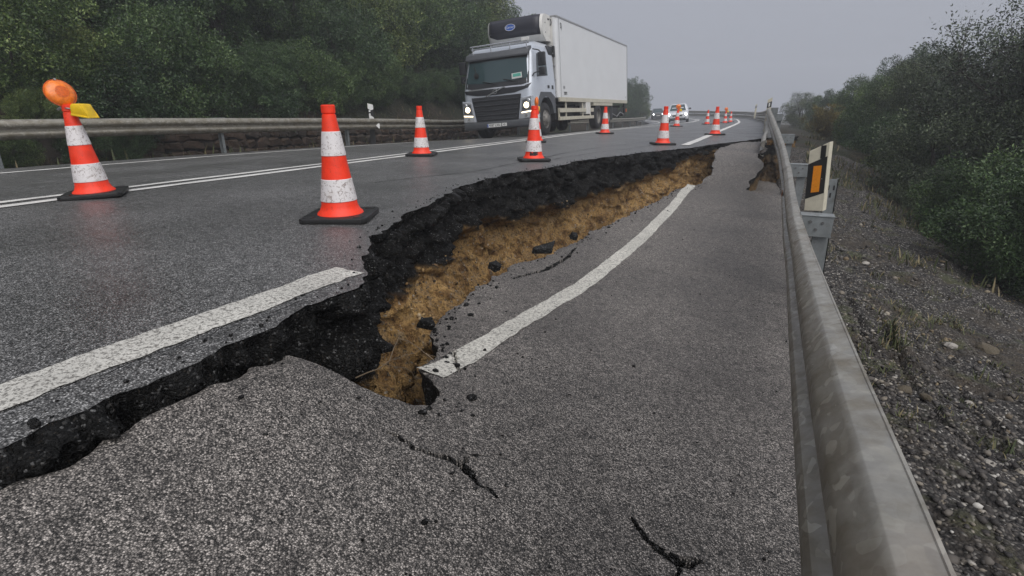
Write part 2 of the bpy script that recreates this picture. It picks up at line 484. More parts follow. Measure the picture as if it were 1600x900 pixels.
M['cab'] = simple('cab_silver', (.54, .58, .64), .30, .25, var=.06, coat=.6, dirt=((.28, .27, .25), 3, .6, .8, .35))
M['box'] = simple('box_white', (.66, .67, .68), .38, var=.05, vscale=1.2, dirt=((.50, .49, .46), 2.2, .55, .85, .35))
M['trim'] = simple('aluminium_trim', (.36, .36, .36), .45, .6, var=.15)
M['cream'] = simple('cream_metal', (.50, .47, .38), .5, var=.15, dirt=((.25, .22, .17), 4, .55, .75, .5))
M['dark'] = simple('dark_plastic', (.018, .019, .022), .5, var=.2)
M['grey'] = simple('grey_plastic', (.075, .08, .088), .5, var=.2)
M['chassis'] = simple('chassis_black', (.012, .012, .013), .7, var=.4)
M['tyre'] = simple('tyre_rubber', (.016, .016, .017), .75, var=.3)
M['rim'] = simple('wheel_rim', (.20, .19, .175), .55, .4, var=.3, vscale=12)
M['chrome'] = simple('bright_trim', (.62, .63, .65), .22, .8)
b = NB('glass_dark'); co = b.coord()
b.set(Base_Color=(.030, .055, .060), Roughness=.10, Specular_IOR_Level=.6, Coat_Weight=.15)
M['glass'] = b.m
M['blue'] = simple('blue_badge', (.03, .09, .36), .3)
M['white'] = simple('white_plastic', (.72, .72, .70), .45, var=.08)
M['unit_white'] = simple('unit_white', (.64, .63, .60), .45, var=.1, dirt=((.36, .35, .33), 3, .58, .8, .4))
M['unit_dark'] = simple('unit_dark', (.022, .022, .032), .4, var=.2)
M['teal'] = simple('teal_sticker', (.12, .45, .36), .5)
M['cream_sign'] = simple('delineator_cream', (.62, .58, .46), .5, var=.15, vscale=14, dirt=((.35, .31, .24), 20, .6, .8, .4))
M['orange_refl'] = simple('orange_reflector', (.80, .27, .01), .35, var=.15, vscale=60, bump=.4, bscale=300)

def emit(name, col, strength):
    b = NB(name); b.set(Base_Color=(.8, .8, .8), Emission_Color=col, Emission_Strength=strength, Roughness=.2); return b.m
M['lamp'] = emit('headlight_lit', (1.0, .80, .50), 2.4)
M['lamp_cool'] = emit('headlight_lit_white', (.95, .97, 1.0), 4.5)
M['lens'] = simple('clear_lens', (.45, .47, .50), .12, .3, coat=.8)
M['car_white'] = simple('car_white_paint', (.68, .69, .72), .25, coat=.8)

# ------------------------------------------------------------------ road geometry functions
_ds = .05; _s0 = -60.0
_S = _s0 + np.arange(6000) * _ds
_K = np.where(_S < 2, 0, np.where(_S < 56, .00198, np.where(_S < 86, .030, .01)))
_K = np.where(_S > 110, 0, _K)
_T = np.cumsum(_K) * _ds
_X = -1.7 - np.cumsum(np.sin(_T)) * _ds
_Y = _s0 + np.cumsum(np.cos(_T)) * _ds
def rp(s, d):
    x = np.interp(s, _S, _X); y = np.interp(s, _S, _Y); t = np.interp(s, _S, _T)
    return x + d * np.cos(t), y + d * np.sin(t)
def rdir(s): return float(np.interp(s, _S, _T))
_KV = ([-50, 4, 6, 10, 12, 16, 30, 200], [.029, .029, .032, .046, .055, .078, .085, .085])
def zroad(s, d):
    s = np.asarray(s, float); d = np.asarray(d, float)
    kr = np.interp(s, [14, 30], [0, .025])
    zr = kr * (d + 1.0)
    zc = kr * (-3.67 + 1.0)
    zz = np.where(d < -3.67, zc + np.interp(s, *_KV) * (d + 3.67), zr)
    return np.where(s < 14, np.where(d < -3.67, np.interp(s, *_KV) * (d + 3.67), 0), zz) - .42 * sstep(14, 58, s)

# broken edge of the standing carriageway: u as a function of v
_EB = np.array([(-4.0, -1.50), (.36, -1.46), (.72, -1.485), (1.0, -1.47), (1.25, -1.52), (1.50, -1.47), (1.60, -1.56), (1.85, -1.78), (2.23, -2.05), (2.6, -2.20), (3.07, -2.41),
                (3.6, -2.56), (4.23, -2.70), (5.0, -2.79), (5.47, -2.79), (6.02, -2.64), (6.8, -2.60), (7.4, -2.53), (8.1, -2.33), (8.87, -2.15), (9.7, -1.86), (10.48, -1.59),
                (11.4, -1.40), (12.41, -1.17), (13.2, -.92), (14.1, -.66), (14.8, -.40), (15.3, 0.0), (15.6, .25)])
def edge_u(v):
    v = np.asarray(v, float)
    a = np.interp(v, _EB[:, 0], _EB[:, 1])
    amp = np.interp(v, [1.3, 1.8, 12, 15], [.55, 1.0, .9, .4])
    a = a + amp * (.045 * jagged(v, .22, 5) + .028 * jagged(v, .07, 6) + .010 * jagged(v, .025, 7))
    return a

# ------------------------------------------------------------------ sunken slab height field
_CP = np.array([
    (-1.42, -3, -.06), (-1.42, -1.5, -.065), (-1.42, -.5, -.07), (-1.42, .3, -.075), (-1.42, .7, -.08), (-1.42, .95, -.085), (-1.42, 1.1, -.11),
    (-1.155, 1.139, -0.17), (-1.062, 1.179, -0.22), (-0.996, 1.252, -0.27), (-1.028, 1.423, -0.31), (-1.282, 1.706, -0.36), (-1.514, 2.008, -0.41), (-1.70, 2.40, -.465),
    (-1.80, 2.90, -.50), (-1.90, 3.72, -.53), (-1.77, 4.09, -.54), (-1.755, 5.46, -.57), (-1.66, 6.75, -.58), (-1.45, 8.70, -.51), (-1.08, 9.67, -.39),
    (-1.163, 1.58, -.34), (-1.19, 1.925, -.40), (-1.225, 2.40, -.46), (-1.25, 3.01, -.54), (-1.25, 3.8, -.61), (-1.25, 4.72, -.63), (-1.28, 5.88, -.655), (-1.30, 7.45, -.62), (-1.35, 9.2, -.54),
    (.2, -3, -.20), (.2, -1, -.31), (.2, .5, -.40), (.2, 1.25, -.48), (.2, 2.2, -.58), (.2, 3.7, -.72), (.15, 5.6, -.77), (.1, 8.0, -.72), (.05, 9.2, -.68),
    (-.55, 9.3, -.61), (-.42, 10.08, -.42), (-.31, 10.57, -.24), (-.45, 11.1, -.13), (-.43, 12.85, -.04), (-1.15, 10.15, -.26), (-1.2, 10.9, -.13), (-1.15, 12.0, -.05), (-.8, 13.6, -.04), (-.8, 10.9, -.15), (-.75, 9.9, -.42)])
def _rk(r): return np.sqrt(r * r + .03)
_d2 = np.hypot(_CP[:, None, 0] - _CP[None, :, 0], (_CP[:, None, 1] - _CP[None, :, 1]))
_n = len(_CP)
_A = np.zeros((_n + 3, _n + 3)); _A[:_n, :_n] = _rk(_d2) - np.eye(_n) * .02
_A[:_n, _n] = 1; _A[:_n, _n + 1:] = _CP[:, :2]; _A[_n, :_n] = 1; _A[_n + 1:, :_n] = _CP[:, :2].T
_W = np.linalg.solve(_A, np.concatenate([_CP[:, 2], np.zeros(3)]))
def slab_z(u, v):
    u = np.asarray(u, float); v = np.asarray(v, float)
    sh = u.shape; uu = u.ravel(); vv = v.ravel()
    r = np.zeros(len(uu))
    for i in range(_n): r += _W[i] * _rk(np.hypot(uu - _CP[i, 0], vv - _CP[i, 1]))
    r += _W[_n] + _W[_n + 1] * uu + _W[_n + 2] * vv
    r = r + .006 * fbm(uu, vv, 0, f=2.6, octv=3, seed=21)
    return r.reshape(sh)
_SL = np.array([(-3, -1.43), (.3, -1.42), (.49, -1.40), (.7, -1.43), (.9, -1.41), (1.12, -1.425), (1.128, -1.30), (1.14, -1.155), (1.18, -1.062), (1.252, -.996), (1.33, -.985), (1.423, -1.03), (1.50, -1.12), (1.56, -1.25),
                (1.706, -1.282), (1.84, -1.34), (2.01, -1.51), (2.40, -1.69), (2.90, -1.80), (3.72, -1.90), (4.09, -1.78), (4.7, -1.74), (5.46, -1.755), (6.75, -1.66), (8.70, -1.45), (9.3, -1.25), (9.67, -1.10),
                (10.2, -1.14), (10.9, -1.21), (11.6, -1.20), (12.4, -1.06), (13.2, -.84), (14.0, -.62)])
_SR = np.array([(-3, .40), (7, .36), (9.3, .14), (9.46, -.53), (9.8, -.47), (10.08, -.42), (10.57, -.31), (10.8, -.40), (11.12, -.45), (11.6, -.36), (12.85, -.43), (13.6, -.46), (14.0, -.52)])
def slab_l(v):
    return np.interp(v, _SL[:, 0], _SL[:, 1]) + .024 * jagged(v, .14, 31) + .016 * jagged(v, .045, 32) + .006 * jagged(v, .018, 33)
def slab_r(v):
    k = sstep(9.2, 9.6, v)
    return np.interp(v, _SR[:, 0], _SR[:, 1]) + k * (.06 * jagged(v, .25, 41) + .03 * jagged(v, .09, 42))

# ------------------------------------------------------------------ ground
def road_sd(x, y):
    k = slice(0, 6000, 8)
    sx, sy, st, ss = _X[k], _Y[k], _T[k], _S[k]
    s = np.empty(x.size); d = np.empty(x.size)
    xf, yf = x.ravel(), y.ravel()
    for i in range(0, x.size, 4000):
        a = slice(i, i + 4000)
        D = (xf[a, None] - sx) ** 2 + (yf[a, None] - sy) ** 2
        j = D.argmin(1)
        d[a] = (xf[a] - sx[j]) * np.cos(st[j]) + (yf[a] - sy[j]) * np.sin(st[j])
        off = np.sqrt(np.maximum(D[np.arange(len(j)), j] - d[a] ** 2, 0))
        d[a] = np.where(off > 3, np.sign(d[a]) * np.sqrt(D[np.arange(len(j)), j]), d[a])
        s[a] = ss[j]
    return s.reshape(x.shape), d.reshape(x.shape)

_RZ = ([-3, -1, .5, 1.25, 2.2, 3.7, 5.6, 8, 10, 12.5, 15.5, 30], [-.20, -.31, -.40, -.48, -.58, -.72, -.77, -.72, -.64, -.50, -.10, -.05])
def verge_z(u, v):
    base = np.interp(v, *_RZ) - .03
    w = np.maximum(u - np.interp(v, [8, 12, 16], [.28, .0, -.45]), 0)
    z = base - .20 * w - .16 * np.maximum(w - 1.6, 0)
    return z + .05 * fbm(u, v, 0, f=1.3, octv=3, seed=51)

def ground_z(x, y):
    s, d = road_sd(x, y)
    n = fbm(x, y, 0, f=.35, octv=4, seed=61)
    zr = zroad(s, np.clip(d, -8.25, 1.6)) - .30
    brk = sstep(-4.5, -3.5, y) * (1 - sstep(14.6, 15.6, y)) * sstep(-4.4, -3.4, x) * (1 - sstep(.3, .6, x))
    zr = np.where(d < 2.0, zr - 1.45 * brk, zr)
    # right bank falls away
    zv = np.where(y < 16, verge_z(x, np.clip(y, -3, 16)), -.10 - .10 * np.clip(d - 1.6, 0, 12) - .42 * sstep(14, 58, s))
    wR = d - 2.0
    zR = zv - .10 - np.where(wR > 3.0, np.where(y < 16, .28, .10) * (np.minimum(wR, 14) - 3.0), 0) + .15 * n * sstep(1, 4, wR)
    # left cutting rises
    wL = -(d + 8.30)
    zb = zroad(s, -8.30 + 0 * d)
    hgt = np.where(wL < 1.30, -.20, .38 + .90 * np.clip(wL - 1.30, 0, 6) + .45 * np.clip(wL - 7.30, 0, 14))
    hgt = hgt * (1 - .45 * sstep(22, 48, s))
    zL = zb + hgt + .45 * n * sstep(2, 5, wL)
    z = np.where(d > 1.7, zR, np.where(d < -8.30, zL, zr))
    return z

xs = np.concatenate([np.arange(-260, -40, 12), np.arange(-40, -13, .8), np.arange(-13, 5, .22), np.arange(5, 14, .6), np.arange(14, 40, 2.5), np.arange(40, 261, 14)])
ys = np.concatenate([np.arange(-120, -12, 9), np.arange(-12, 20, .3), np.arange(20, 60, .8), np.arange(60, 130, 3), np.arange(130, 330, 14)])
GX, GY = np.meshgrid(xs, ys)
GZ = ground_z(GX, GY)
grd = grid('ground', np.stack([GX, GY, GZ], -1), M['ground'])
tag(grd, kind='structure')

# ------------------------------------------------------------------ standing carriageway
rs = np.concatenate([np.arange(-12, -4, .5), np.arange(-4, 0, .1), np.arange(0, 3.2, .014), np.arange(3.2, 7, .025), np.arange(7, 15.6, .035), np.arange(15.6, 42, .4), np.arange(42, 130, 1.2)])
db = np.where((rs > -4) & (rs < 15.6), edge_u(rs) - np.interp(rs, _S, _X), 1.72)
db = np.where(rs <= -4, edge_u(np.array([-4.0]))[0] + 1.7, db)
cl = np.linspace(-8.30, -3.67, 14)
tr = 1 - (1 - np.linspace(0, 1, 30)[1:]) ** 1.7
D = np.concatenate([np.tile(cl, (len(rs), 1)), -3.67 + (db[:, None] + 3.67) * tr[None, :]], 1)
Sg = np.tile(rs[:, None], (1, D.shape[1]))
RX, RY = rp(Sg, D)
brk = (sstep(-4, -3, rs) * (1 - sstep(14, 15.6, rs)))[:, None]
RZ = zroad(Sg, D) - brk * .012 * np.exp(-(db[:, None] - D) / .22) + .0012 * fbm(RX, RY, 0, f=1.5, octv=2, seed=71)
road = grid('road', np.stack([RX, RY, RZ], -1), M['road'])
tag(road, kind='structure')
EDGE = np.stack([RX[:, -1], RY[:, -1], RZ[:, -1]], -1)

# thickness of the pavement edge where it is not broken
def strip(name, s0, s1, step, dl, dr, mat, parent, dz=.004, zf=zroad, jag=True):
    ss = np.arange(s0, s1 + step, step)
    t = np.linspace(0, 1, 5)
    if jag:
        l = dl + .008 * jagged(ss, .07, 3) + .004 * jagged(ss, .02, 8); r = dr + .008 * jagged(ss, .07, 4) + .004 * jagged(ss, .02, 9)
    else: l = dl + 0 * ss; r = dr + 0 * ss
    Dd = l[:, None] + (r - l)[:, None] * t[None, :]
    S2 = np.tile(ss[:, None], (1, 5))
    X, Y = rp(S2, Dd)
    Z = zf(S2, Dd) + dz + .0012 * fbm(X, Y, 0, f=1.5, octv=2, seed=71)
    return grid(name, np.stack([X, Y, Z], -1), mat, parent)

def ends_jag(o, y_end, amp, seed):
    me = o.data
    for v in me.vertices:
        if abs(v.co.y - y_end) < .008:
            v.co.y += amp * float(fbm(np.array([v.co.x]), np.array([0.0]), 0, f=18, octv=2, seed=seed)[0])

def z_e1(S_, D_): return zroad(S_, D_) - .012 * sstep(-4, -3, S_) * np.exp(-(edge_u(S_) + 1.7 - D_) / .22)
e1 = strip('edge_line', -3.5, 1.66, .012, -.085, .075, M['paint'], road, dz=.004, zf=z_e1)
ends_jag(e1, max(v.co.y for v in e1.data.vertices), .05, 5)
_eb = lambda s: np.interp(s, _EB[:, 0], _EB[:, 1])
strip('edge_line', 10.9, 60, .25, -.085, .075, M['paint_fresh'], road, dz=.006)
strip('centre_line', -12, 90, .25, -3.745, -3.63, M['paint_fresh'], road, dz=.006)
strip('centre_line', -12, 90, .25, -3.50, -3.385, M['paint_fresh'], road, dz=.006)
strip('edge_line', -12, 90, .25, -7.34, -7.19, M['paint_fresh'], road, dz=.007)

# hairline cracks that run along the standing lane
def crack_strip(name, pts, w, parent, seed):
    pts = np.array(pts, float); t = np.linspace(0, 1, 160)
    tt = np.linspace(0, 1, len(pts))
    x = np.interp(t, tt, pts[:, 0]) + .05 * fbm(t, t * 0, seed, f=9, octv=4, seed=seed); y = np.interp(t, tt, pts[:, 1])
    ww = w * (.35 + .9 * np.abs(fbm(t, t * 0, seed, f=25, octv=2, seed=seed + 1)))
    P = np.stack([np.stack([x - ww, y, 0 * x + .006], -1), np.stack([x + ww, y, 0 * x + .006], -1)], 1)
    return grid(name, P, M['black'], parent)
crack_strip('crack', [(-3.55, 4.0), (-3.2, 5.2), (-3.15, 6.6), (-3.2, 8.4), (-2.9, 10.6), (-2.5, 13)], .010, road, 2)
crack_strip('crack', [(-2.95, 7.0), (-2.78, 8.4), (-2.45, 9.8), (-2.3, 10.8)], .009, road, 8)
crack_strip('crack', [(-1.60, -.2), (-1.57, .4), (-1.60, .9), (-1.56, 1.3)], .004, road, 12)

# ------------------------------------------------------------------ scarp below the broken edge
k = (rs > -4) & (rs < 15.8)
E0 = EDGE[k]; sv = rs[k]
tan = np.gradient(E0[:, :2], axis=0)
tan /= np.linalg.norm(tan, axis=1)[:, None]
ker = np.ones(21) / 21
tan = np.stack([np.convolve(np.pad(tan[:, i], 10, mode='edge'), ker, 'valid') for i in (0, 1)], -1)
tan /= np.linalg.norm(tan, axis=1)[:, None]
nor = np.stack([tan[:, 1], -tan[:, 0]], -1)
dep = np.concatenate([np.linspace(0, .9, 46), np.linspace(.93, 1.7, 16)])
Ta = np.interp(sv, [-4, 1.2, 1.7, 2.4, 3.1, 3.5, 4.05, 4.8, 5.3, 6.5, 7.5, 8.5, 9.8, 10.8, 12.4, 15], [.30, .34, .46, .46, .50, .52, .40, .44, .50, .54, .53, .46, .36, .16, .10, .08])
TaG = Ta[:, None] + .11 * fbm(np.tile(sv[:, None], (1, len(dep))), np.tile(dep[None], (len(sv), 1)), 0, f=3.5, octv=4, seed=81)
DG = np.tile(dep[None], (len(sv), 1))
SG = np.tile(sv[:, None], (1, len(dep)))
soil = sstep(-.02, .035, DG - TaG)
under = sstep(0, .10, DG - TaG)
recess = np.interp(sv, [-4, 1.4, 2.2, 3.2, 4, 6, 9, 11, 15], [.02, .02, .0, .05, .24, .26, .17, .06, .02])
flare0 = np.interp(sv, [-4, 1.4, 2.0, 3.2, 4.2, 6, 9, 12, 15], [.55, .60, .50, .44, .62, .66, .55, .35, .3])
flare = np.maximum(DG - flare0[:, None], 0)
slope = np.interp(sv, [-4, 1.2, 2, 3.3, 4.2, 8, 15], [.2, .25, .55, .75, .42, .38, .5])
lay = .018 * np.sin(DG / np.maximum(TaG, .05) * 9.0 + 3 * fbm(SG, SG * 0, 0, f=1.5, seed=83)) * (1 - soil)
off = lay - recess[:, None] * under + slope[:, None] * flare + .10 * flare ** 2
bx = E0[:, 0][:, None] + 0 * DG; by = E0[:, 1][:, None] + 0 * DG
fine = sstep(0, .03, DG)
c1, f1 = cells(bx, by, -DG * 1.2, 6.5, 301); c2, f2 = cells(bx, by, -DG, 17, 311); c3, f3 = cells(bx, by, -DG, 42, 321)
vst = fbm(bx * 1.0, by * 1.0, -DG * .12, f=32, octv=3, seed=331)
asp = .022 * vst + .060 * c1 + .034 * c2 - .03 * f2 + .014 * c3
sol = .014 * vst + .055 * c1 - .03 * f1 + .016 * c2 - .014 * f2 + .006 * c3 + .08 * fbm(bx, by, -DG, f=3, octv=3, seed=85)
fine = sstep(0, .05, DG)
off = off + fine * (asp * (1 - soil) + sol * soil)
# vertical buttress ribs in the corner of the hole
off = off + fine * .07 * np.exp(-((SG - 3.45) / .16) ** 2) * sstep(.1, .5, DG) + fine * .06 * np.exp(-((SG - 2.55) / .2) ** 2) * sstep(.2, .6, DG)
PX = bx + nor[:, 0][:, None] * off; PY = by + nor[:, 1][:, None] * off
PZ = E0[:, 2][:, None] - DG + fine * .012 * fbm(bx, by, -DG, f=20, octv=2, seed=91)
scarp = grid('embankment', np.stack([PX, PY, PZ], -1), M['scarp'], None, smooth=False, attrs={'soil': soil})
tag(scarp, kind='structure')

# ------------------------------------------------------------------ sunken slab
cracks = [  # polylines (u, v) with half widths
    (np.array([(-.935, 1.02), (-.915, 1.038), (-.89, 1.026), (-.87, 1.034), (-.85, 1.018), (-.83, 1.028), (-.81, 1.042), (-.79, 1.046), (-.765, 1.06), (-.73, 1.07), (-.70, 1.068), (-.68, 1.058), (-.655, 1.046)]),
     np.array([.003, .0045, .005, .0055, .004, .0045, .007, .007, .009, .011, .015, .017, .007])),
    (np.array([(-.73, 1.07), (-.715, 1.10), (-.722, 1.13), (-.70, 1.16)]), np.array([.005, .0045, .0045, .003])),
    (np.array([(-.655, 1.046), (-.62, 1.035), (-.60, 1.04), (-.57, 1.022)]), np.array([.005, .0045, .0045, .003])),
    (np.array([(-.24, 1.215), (-.21, 1.19), (-.18, 1.16), (-.15, 1.15), (-.11, 1.14), (-.08, 1.14), (-.05, 1.17), (-.02, 1.18)]), np.array([.003, .0045, .006, .008, .013, .015, .006, .003])),
    (np.array([(-.11, 1.14), (-.09, 1.11), (-.095, 1.08)]), np.array([.005, .0045, .003])),
    (np.array([(-1.25, 1.86), (-1.19, 1.78), (-1.17, 1.74), (-1.14, 1.70), (-1.10, 1.67)]), np.array([.004, .005, .006, .006, .003])),
    (np.array([(-1.66, 4.6), (-1.60, 4.2), (-1.62, 3.8), (-1.72, 3.4)]), np.array([.004, .010, .012, .004])),
]
def groove(u, v):
    g = np.zeros_like(u)
    jx = .010 * fbm(u, v, 0, f=22, octv=2, seed=95); jy = .010 * fbm(u, v, 5, f=22, octv=2, seed=96)
    for pts, w in cracks:
        for (a, b_), (wa, wb) in zip(zip(pts[:-1], pts[1:]), zip(w[:-1], w[1:])):
            e = b_ - a; L2 = (e ** 2).sum()
            t = np.clip(((u + jx - a[0]) * e[0] + (v + jy - a[1]) * e[1]) / L2, 0, 1)
            dd = np.hypot(u + jx - a[0] - t * e[0], v + jy - a[1] - t * e[1])
            ww = wa + (wb - wa) * t
            g = np.maximum(g, (1 - sstep(ww * .75, ww * 1.15, dd)) * (.05 + ww * 7))
    return g
vs = np.concatenate([np.arange(-3, -.2, .1), np.arange(-.2, .95, .02), np.arange(.95, 1.25, .0042), np.arange(1.25, 1.32, .007), np.arange(1.32, 2.6, .013), np.arange(2.6, 6, .025), np.arange(6, 14.01, .045)])
ul, ur = slab_l(vs), slab_r(vs)
nt_ = 400
tt = np.linspace(0, 1, nt_)
U = ul[:, None] + (ur - ul)[:, None] * tt[None, :]
V = np.tile(vs[:, None], (1, nt_))
Z = slab_z(U, V)
edge_dist = U - ul[:, None]
Z = Z - .025 * np.exp(-edge_dist / .02) * (.5 + .5 * vnoise(U * 30, V * 30, 0, 97))
Z = Z - groove(U, V)
# left skirt: the slab's own broken thickness
sk = np.array([.03, .07, .11, .16, .22, .30, .45, .8])
SKU = ul[:, None] + .015 + (sk * .10)[None, :] + .022 * fbm(np.tile(vs[:, None], (1, 8)), np.tile(sk[None], (len(vs), 1)), 0, f=14, octv=3, seed=99)
SKZ = Z[:, :1] - sk[None, :]
P1 = np.stack([np.concatenate([SKU[:, ::-1], U], 1), np.concatenate([np.tile(vs[:, None], (1, 8)), V], 1), np.concatenate([SKZ[:, ::-1], Z], 1)], -1)
slab = grid('sunken_road', P1, None, None)
slab.data.materials.append(M['slab']); slab.data.materials.append(M['black'])
mi = np.zeros((P1.shape[0] - 1, P1.shape[1] - 1), dtype=np.int32); mi[:, :8] = 1
GR_ = groove(U, V); mi[:, 8:] = (np.maximum(GR_[1:, 1:], GR_[:-1, :-1]) > .012)  # black asphalt interior in the grooves, which also paints in their shade
slab.data.polygons.foreach_set('material_index', mi.ravel()); slab.data.update()
tag(slab, kind='structure')
# right skirt of the raised tongue
k = vs > 9.25
sk = np.array([0, .04, .09, .15, .22, .3, .5, .8])
SU = ur[k][:, None] - (sk * .15)[None, :] + .03 * fbm(np.tile(vs[k][:, None], (1, 8)), np.tile(sk[None], (k.sum(), 1)), 0, f=9, octv=3, seed=101) * (sk > 0)
SV = np.tile(vs[k][:, None], (1, 8)); SZ = Z[k][:, -1:] - sk[None, :]
grid('broken_side', np.stack([SU, SV, SZ], -1), M['scarp'], slab, smooth=False, attrs={'soil': sstep(.06, .16, np.tile(sk[None], (k.sum(), 1))) * .55})
# lower shelf right of the tongue
su = np.linspace(-.75, .30, 44); svv = np.arange(8.9, 13.4, .05)
A, B = np.meshgrid(su, svv)
A = A + np.interp(B, [9, 13], [0, -.25])
Zs = np.interp(B, [8.9, 9.5, 11, 12.2, 13.4], [-.75, -.70, -.70, -.68, -.5]) + .02 * fbm(A, B, 0, f=3, octv=3, seed=103) + sstep(11.9, 13.2, B) * .35
soilS = sstep(11.3, 11.9, B + .5 * fbm(A, B, 0, f=3, seed=104))
grid('slumped_fill', np.stack([A, B, Zs], -1), M['slab'], slab)
A2, B2 = np.meshgrid(np.linspace(-.9, .02, 50), np.linspace(0, 1, 36))
base_v = 11.6 + .9 * B2 - .6 * (A2 + .2)
Zb = -.78 + .72 * B2 ** .8
dsp = .08 * fbm(A2, B2 * 3, 0, f=5, octv=4, seed=106) + .07 * cells(A2, B2, 0 * A2, 9, 341)[0] + .03 * cells(A2, B2, 0 * A2, 22, 343)[0]
grid('fill_bank', np.stack([A2 - .12 * B2, base_v + dsp, Zb + dsp * .5], -1), M['scarp'], scarp, smooth=False, attrs={'soil': .34 + .45 * fbm(A2, B2, 0, f=6, octv=3, seed=107) - .5 * sstep(.7, .9, B2)})

# line painted on the slab
def line_u(v): return np.interp(v, [1.58, 1.925, 2.4, 3.0, 5, 6, 7.5, 9.5], [-1.163, -1.19, -1.225, -1.25, -1.25, -1.28, -1.30, -1.34])
lv = np.concatenate([np.arange(1.545, 2.2, .007), np.arange(2.2, 9.25, .02)])
t5 = np.linspace(-1, 1, 25)
hw = .064 + .006 * jagged(lv, .08, 111)
LU = line_u(lv)[:, None] + hw[:, None] * t5[None]
LV = np.tile(lv[:, None], (1, 25))
jag = np.interp(lv, [1.54, 1.60], [1, 0])[:, None] * .025 * fbm(LU, LU * 0, 0, f=14, octv=2, seed=113)
LV = LV + jag + 0 * LU
LZ = slab_z(LU, LV) + .004 - groove(LU, LV) * 1.2
grid('edge_line', np.stack([LU, LV, LZ], -1), M['paint_slab'], slab)

# ------------------------------------------------------------------ gravel verge
vv = np.concatenate([np.arange(-2.5, 0, .1), np.arange(0, 4.5, .03), np.arange(4.5, 16, .07)])
uu = np.concatenate([np.arange(0, 2.6, .03), np.arange(2.6, 5.5, .1)])
lft = np.interp(vv, [-3, 8, 12, 16], [.24, .14, -.12, -.62])
A = lft[:, None] + uu[None, :]; B = np.tile(vv[:, None], (1, len(uu)))
Zv = verge_z(A, B) + .060 * fbm(A, B, 0, f=5, octv=4, seed=121) + .022 * fbm(A, B, 0, f=24, octv=2, seed=122)
vc = [(np.array([(.62, 5.1), (.68, 4.6), (.70, 4.2), (.78, 4.0)]), .022), (np.array([(.90, 4.6), (.92, 4.0), (.86, 3.6), (.93, 3.25), (.93, 3.0), (1.0, 2.8)]), .028), (np.array([(1.15, 3.8), (1.2, 3.3), (1.16, 2.9)]), .014)]
jx = .05 * fbm(A, B, 0, f=9, octv=3, seed=125)
for pts, w in vc:
    for a, b_ in zip(pts[:-1], pts[1:]):
        e = b_ - a; t = np.clip(((A + jx - a[0]) * e[0] + (B - a[1]) * e[1]) / (e ** 2).sum(), 0, 1)
        dd = np.hypot(A + jx - a[0] - t * e[0], B - a[1] - t * e[1])
        Zv = Zv - .11 * (1 - sstep(w * .5, w * 1.1, dd)) + .012 * np.exp(-((dd - w * 1.5) / .05) ** 2)
Zv[:, 0] -= .15; Zv[:, 1:5] -= .03
VERGE = (A, B, Zv)
tag(grid('verge', np.stack([A, B, Zv], -1), M['verge']), kind='structure')
def verge_at(u, v):
    i = int(np.clip(np.searchsorted(vv, v), 0, len(vv) - 1)); j = int(np.clip(np.searchsorted(A[i], u), 1, len(uu) - 1))
    return float(Zv[i, j])

# pebbles: loose gravel on the verge, broken bits on the slab
ico = bmesh.new(); bmesh.ops.create_icosphere(ico, subdivisions=1, radius=1)
IV = np.array([v.co[:] for v in ico.verts]); IF = np.array([[v.index for v in f_.verts] for f_ in ico.faces]); ico.free()
def pebbles(name, pos, size, rng, mat, flat=.6):
    n = len(pos)
    sc = size[:, None] * rng.uniform(.6, 1.25, (n, 3)); sc[:, 2] *= flat
    jit = rng.uniform(.75, 1.2, (n, 12, 1))
    ang = rng.uniform(0, 6.28, n); ca, sa = np.cos(ang)[:, None], np.sin(ang)[:, None]
    Vt = IV[None] * jit * sc[:, None, :]
    x = Vt[..., 0] * ca - Vt[..., 1] * sa; y = Vt[..., 0] * sa + Vt[..., 1] * ca
    Vt = np.stack([x, y, Vt[..., 2]], -1) + pos[:, None, :]
    F = (IF[None] + (np.arange(n) * 12)[:, None, None]).reshape(-1, 3)
    rn = np.repeat(rng.uniform(0, 1, n), 12)
    return mesh_np(name, Vt.reshape(-1, 3), F, mat, None, False, {'rnd': rn})
rng = np.random.default_rng(5)
n = 14000
ii = rng.integers(30, len(vv) - 2, n * 2); jj = np.minimum((rng.exponential(28, n * 2)).astype(int) + 2, len(uu) - 3)
keep = rng.uniform(0, 1, n * 2) < np.interp(vv[ii], [0, 3, 6, 15], [1, .8, .5, .35])
ii, jj = ii[keep][:n], jj[keep][:n]
pos = np.stack([A[ii, jj] + rng.uniform(-.015, .015, len(ii)), B[ii, jj] + rng.uniform(-.03, .03, len(ii)), Zv[ii, jj] + .004], -1)
size = np.clip(rng.lognormal(-4.75, .42, len(ii)), .004, .028)
g = pebbles('gravel', pos, size, rng, M['pebble'])
tag(g, 'loose dark gravel strewn over the verge behind the near guardrail', 'gravel', kind='stuff')
n = 900
cu_ = rng.uniform(.5, 2.6, 26); cv_ = rng.uniform(1.6, 9, 26); kc = rng.integers(0, 26, n)
su_ = cu_[kc] + rng.normal(size=n) * .16; sv_ = cv_[kc] + rng.normal(size=n) * .35
ok = (su_ > .42) & (sv_ > .6)
su_, sv_ = su_[ok], sv_[ok]
size = np.clip(rng.lognormal(-4.15, .38, len(su_)), .008, .034)
pos = np.array([(u_, v_, verge_at(u_, v_) + .003) for u_, v_ in zip(su_, sv_)])
b = NB('drift_stone'); at = b.attr('rnd').outputs['Fac']; n_ = b.noise(60, 3)
b.set(Base_Color=b.mix(1.0, b.ramp(at, [(0, (.03, .027, .025)), (.45, (.08, .07, .06)), (.7, (.16, .12, .075)), (.9, (.22, .17, .10)), (1, (.42, .39, .34))]), b.ramp(n_, [(.3, .6), (.7, 1.15)]), 'MULTIPLY'), Roughness=.8)
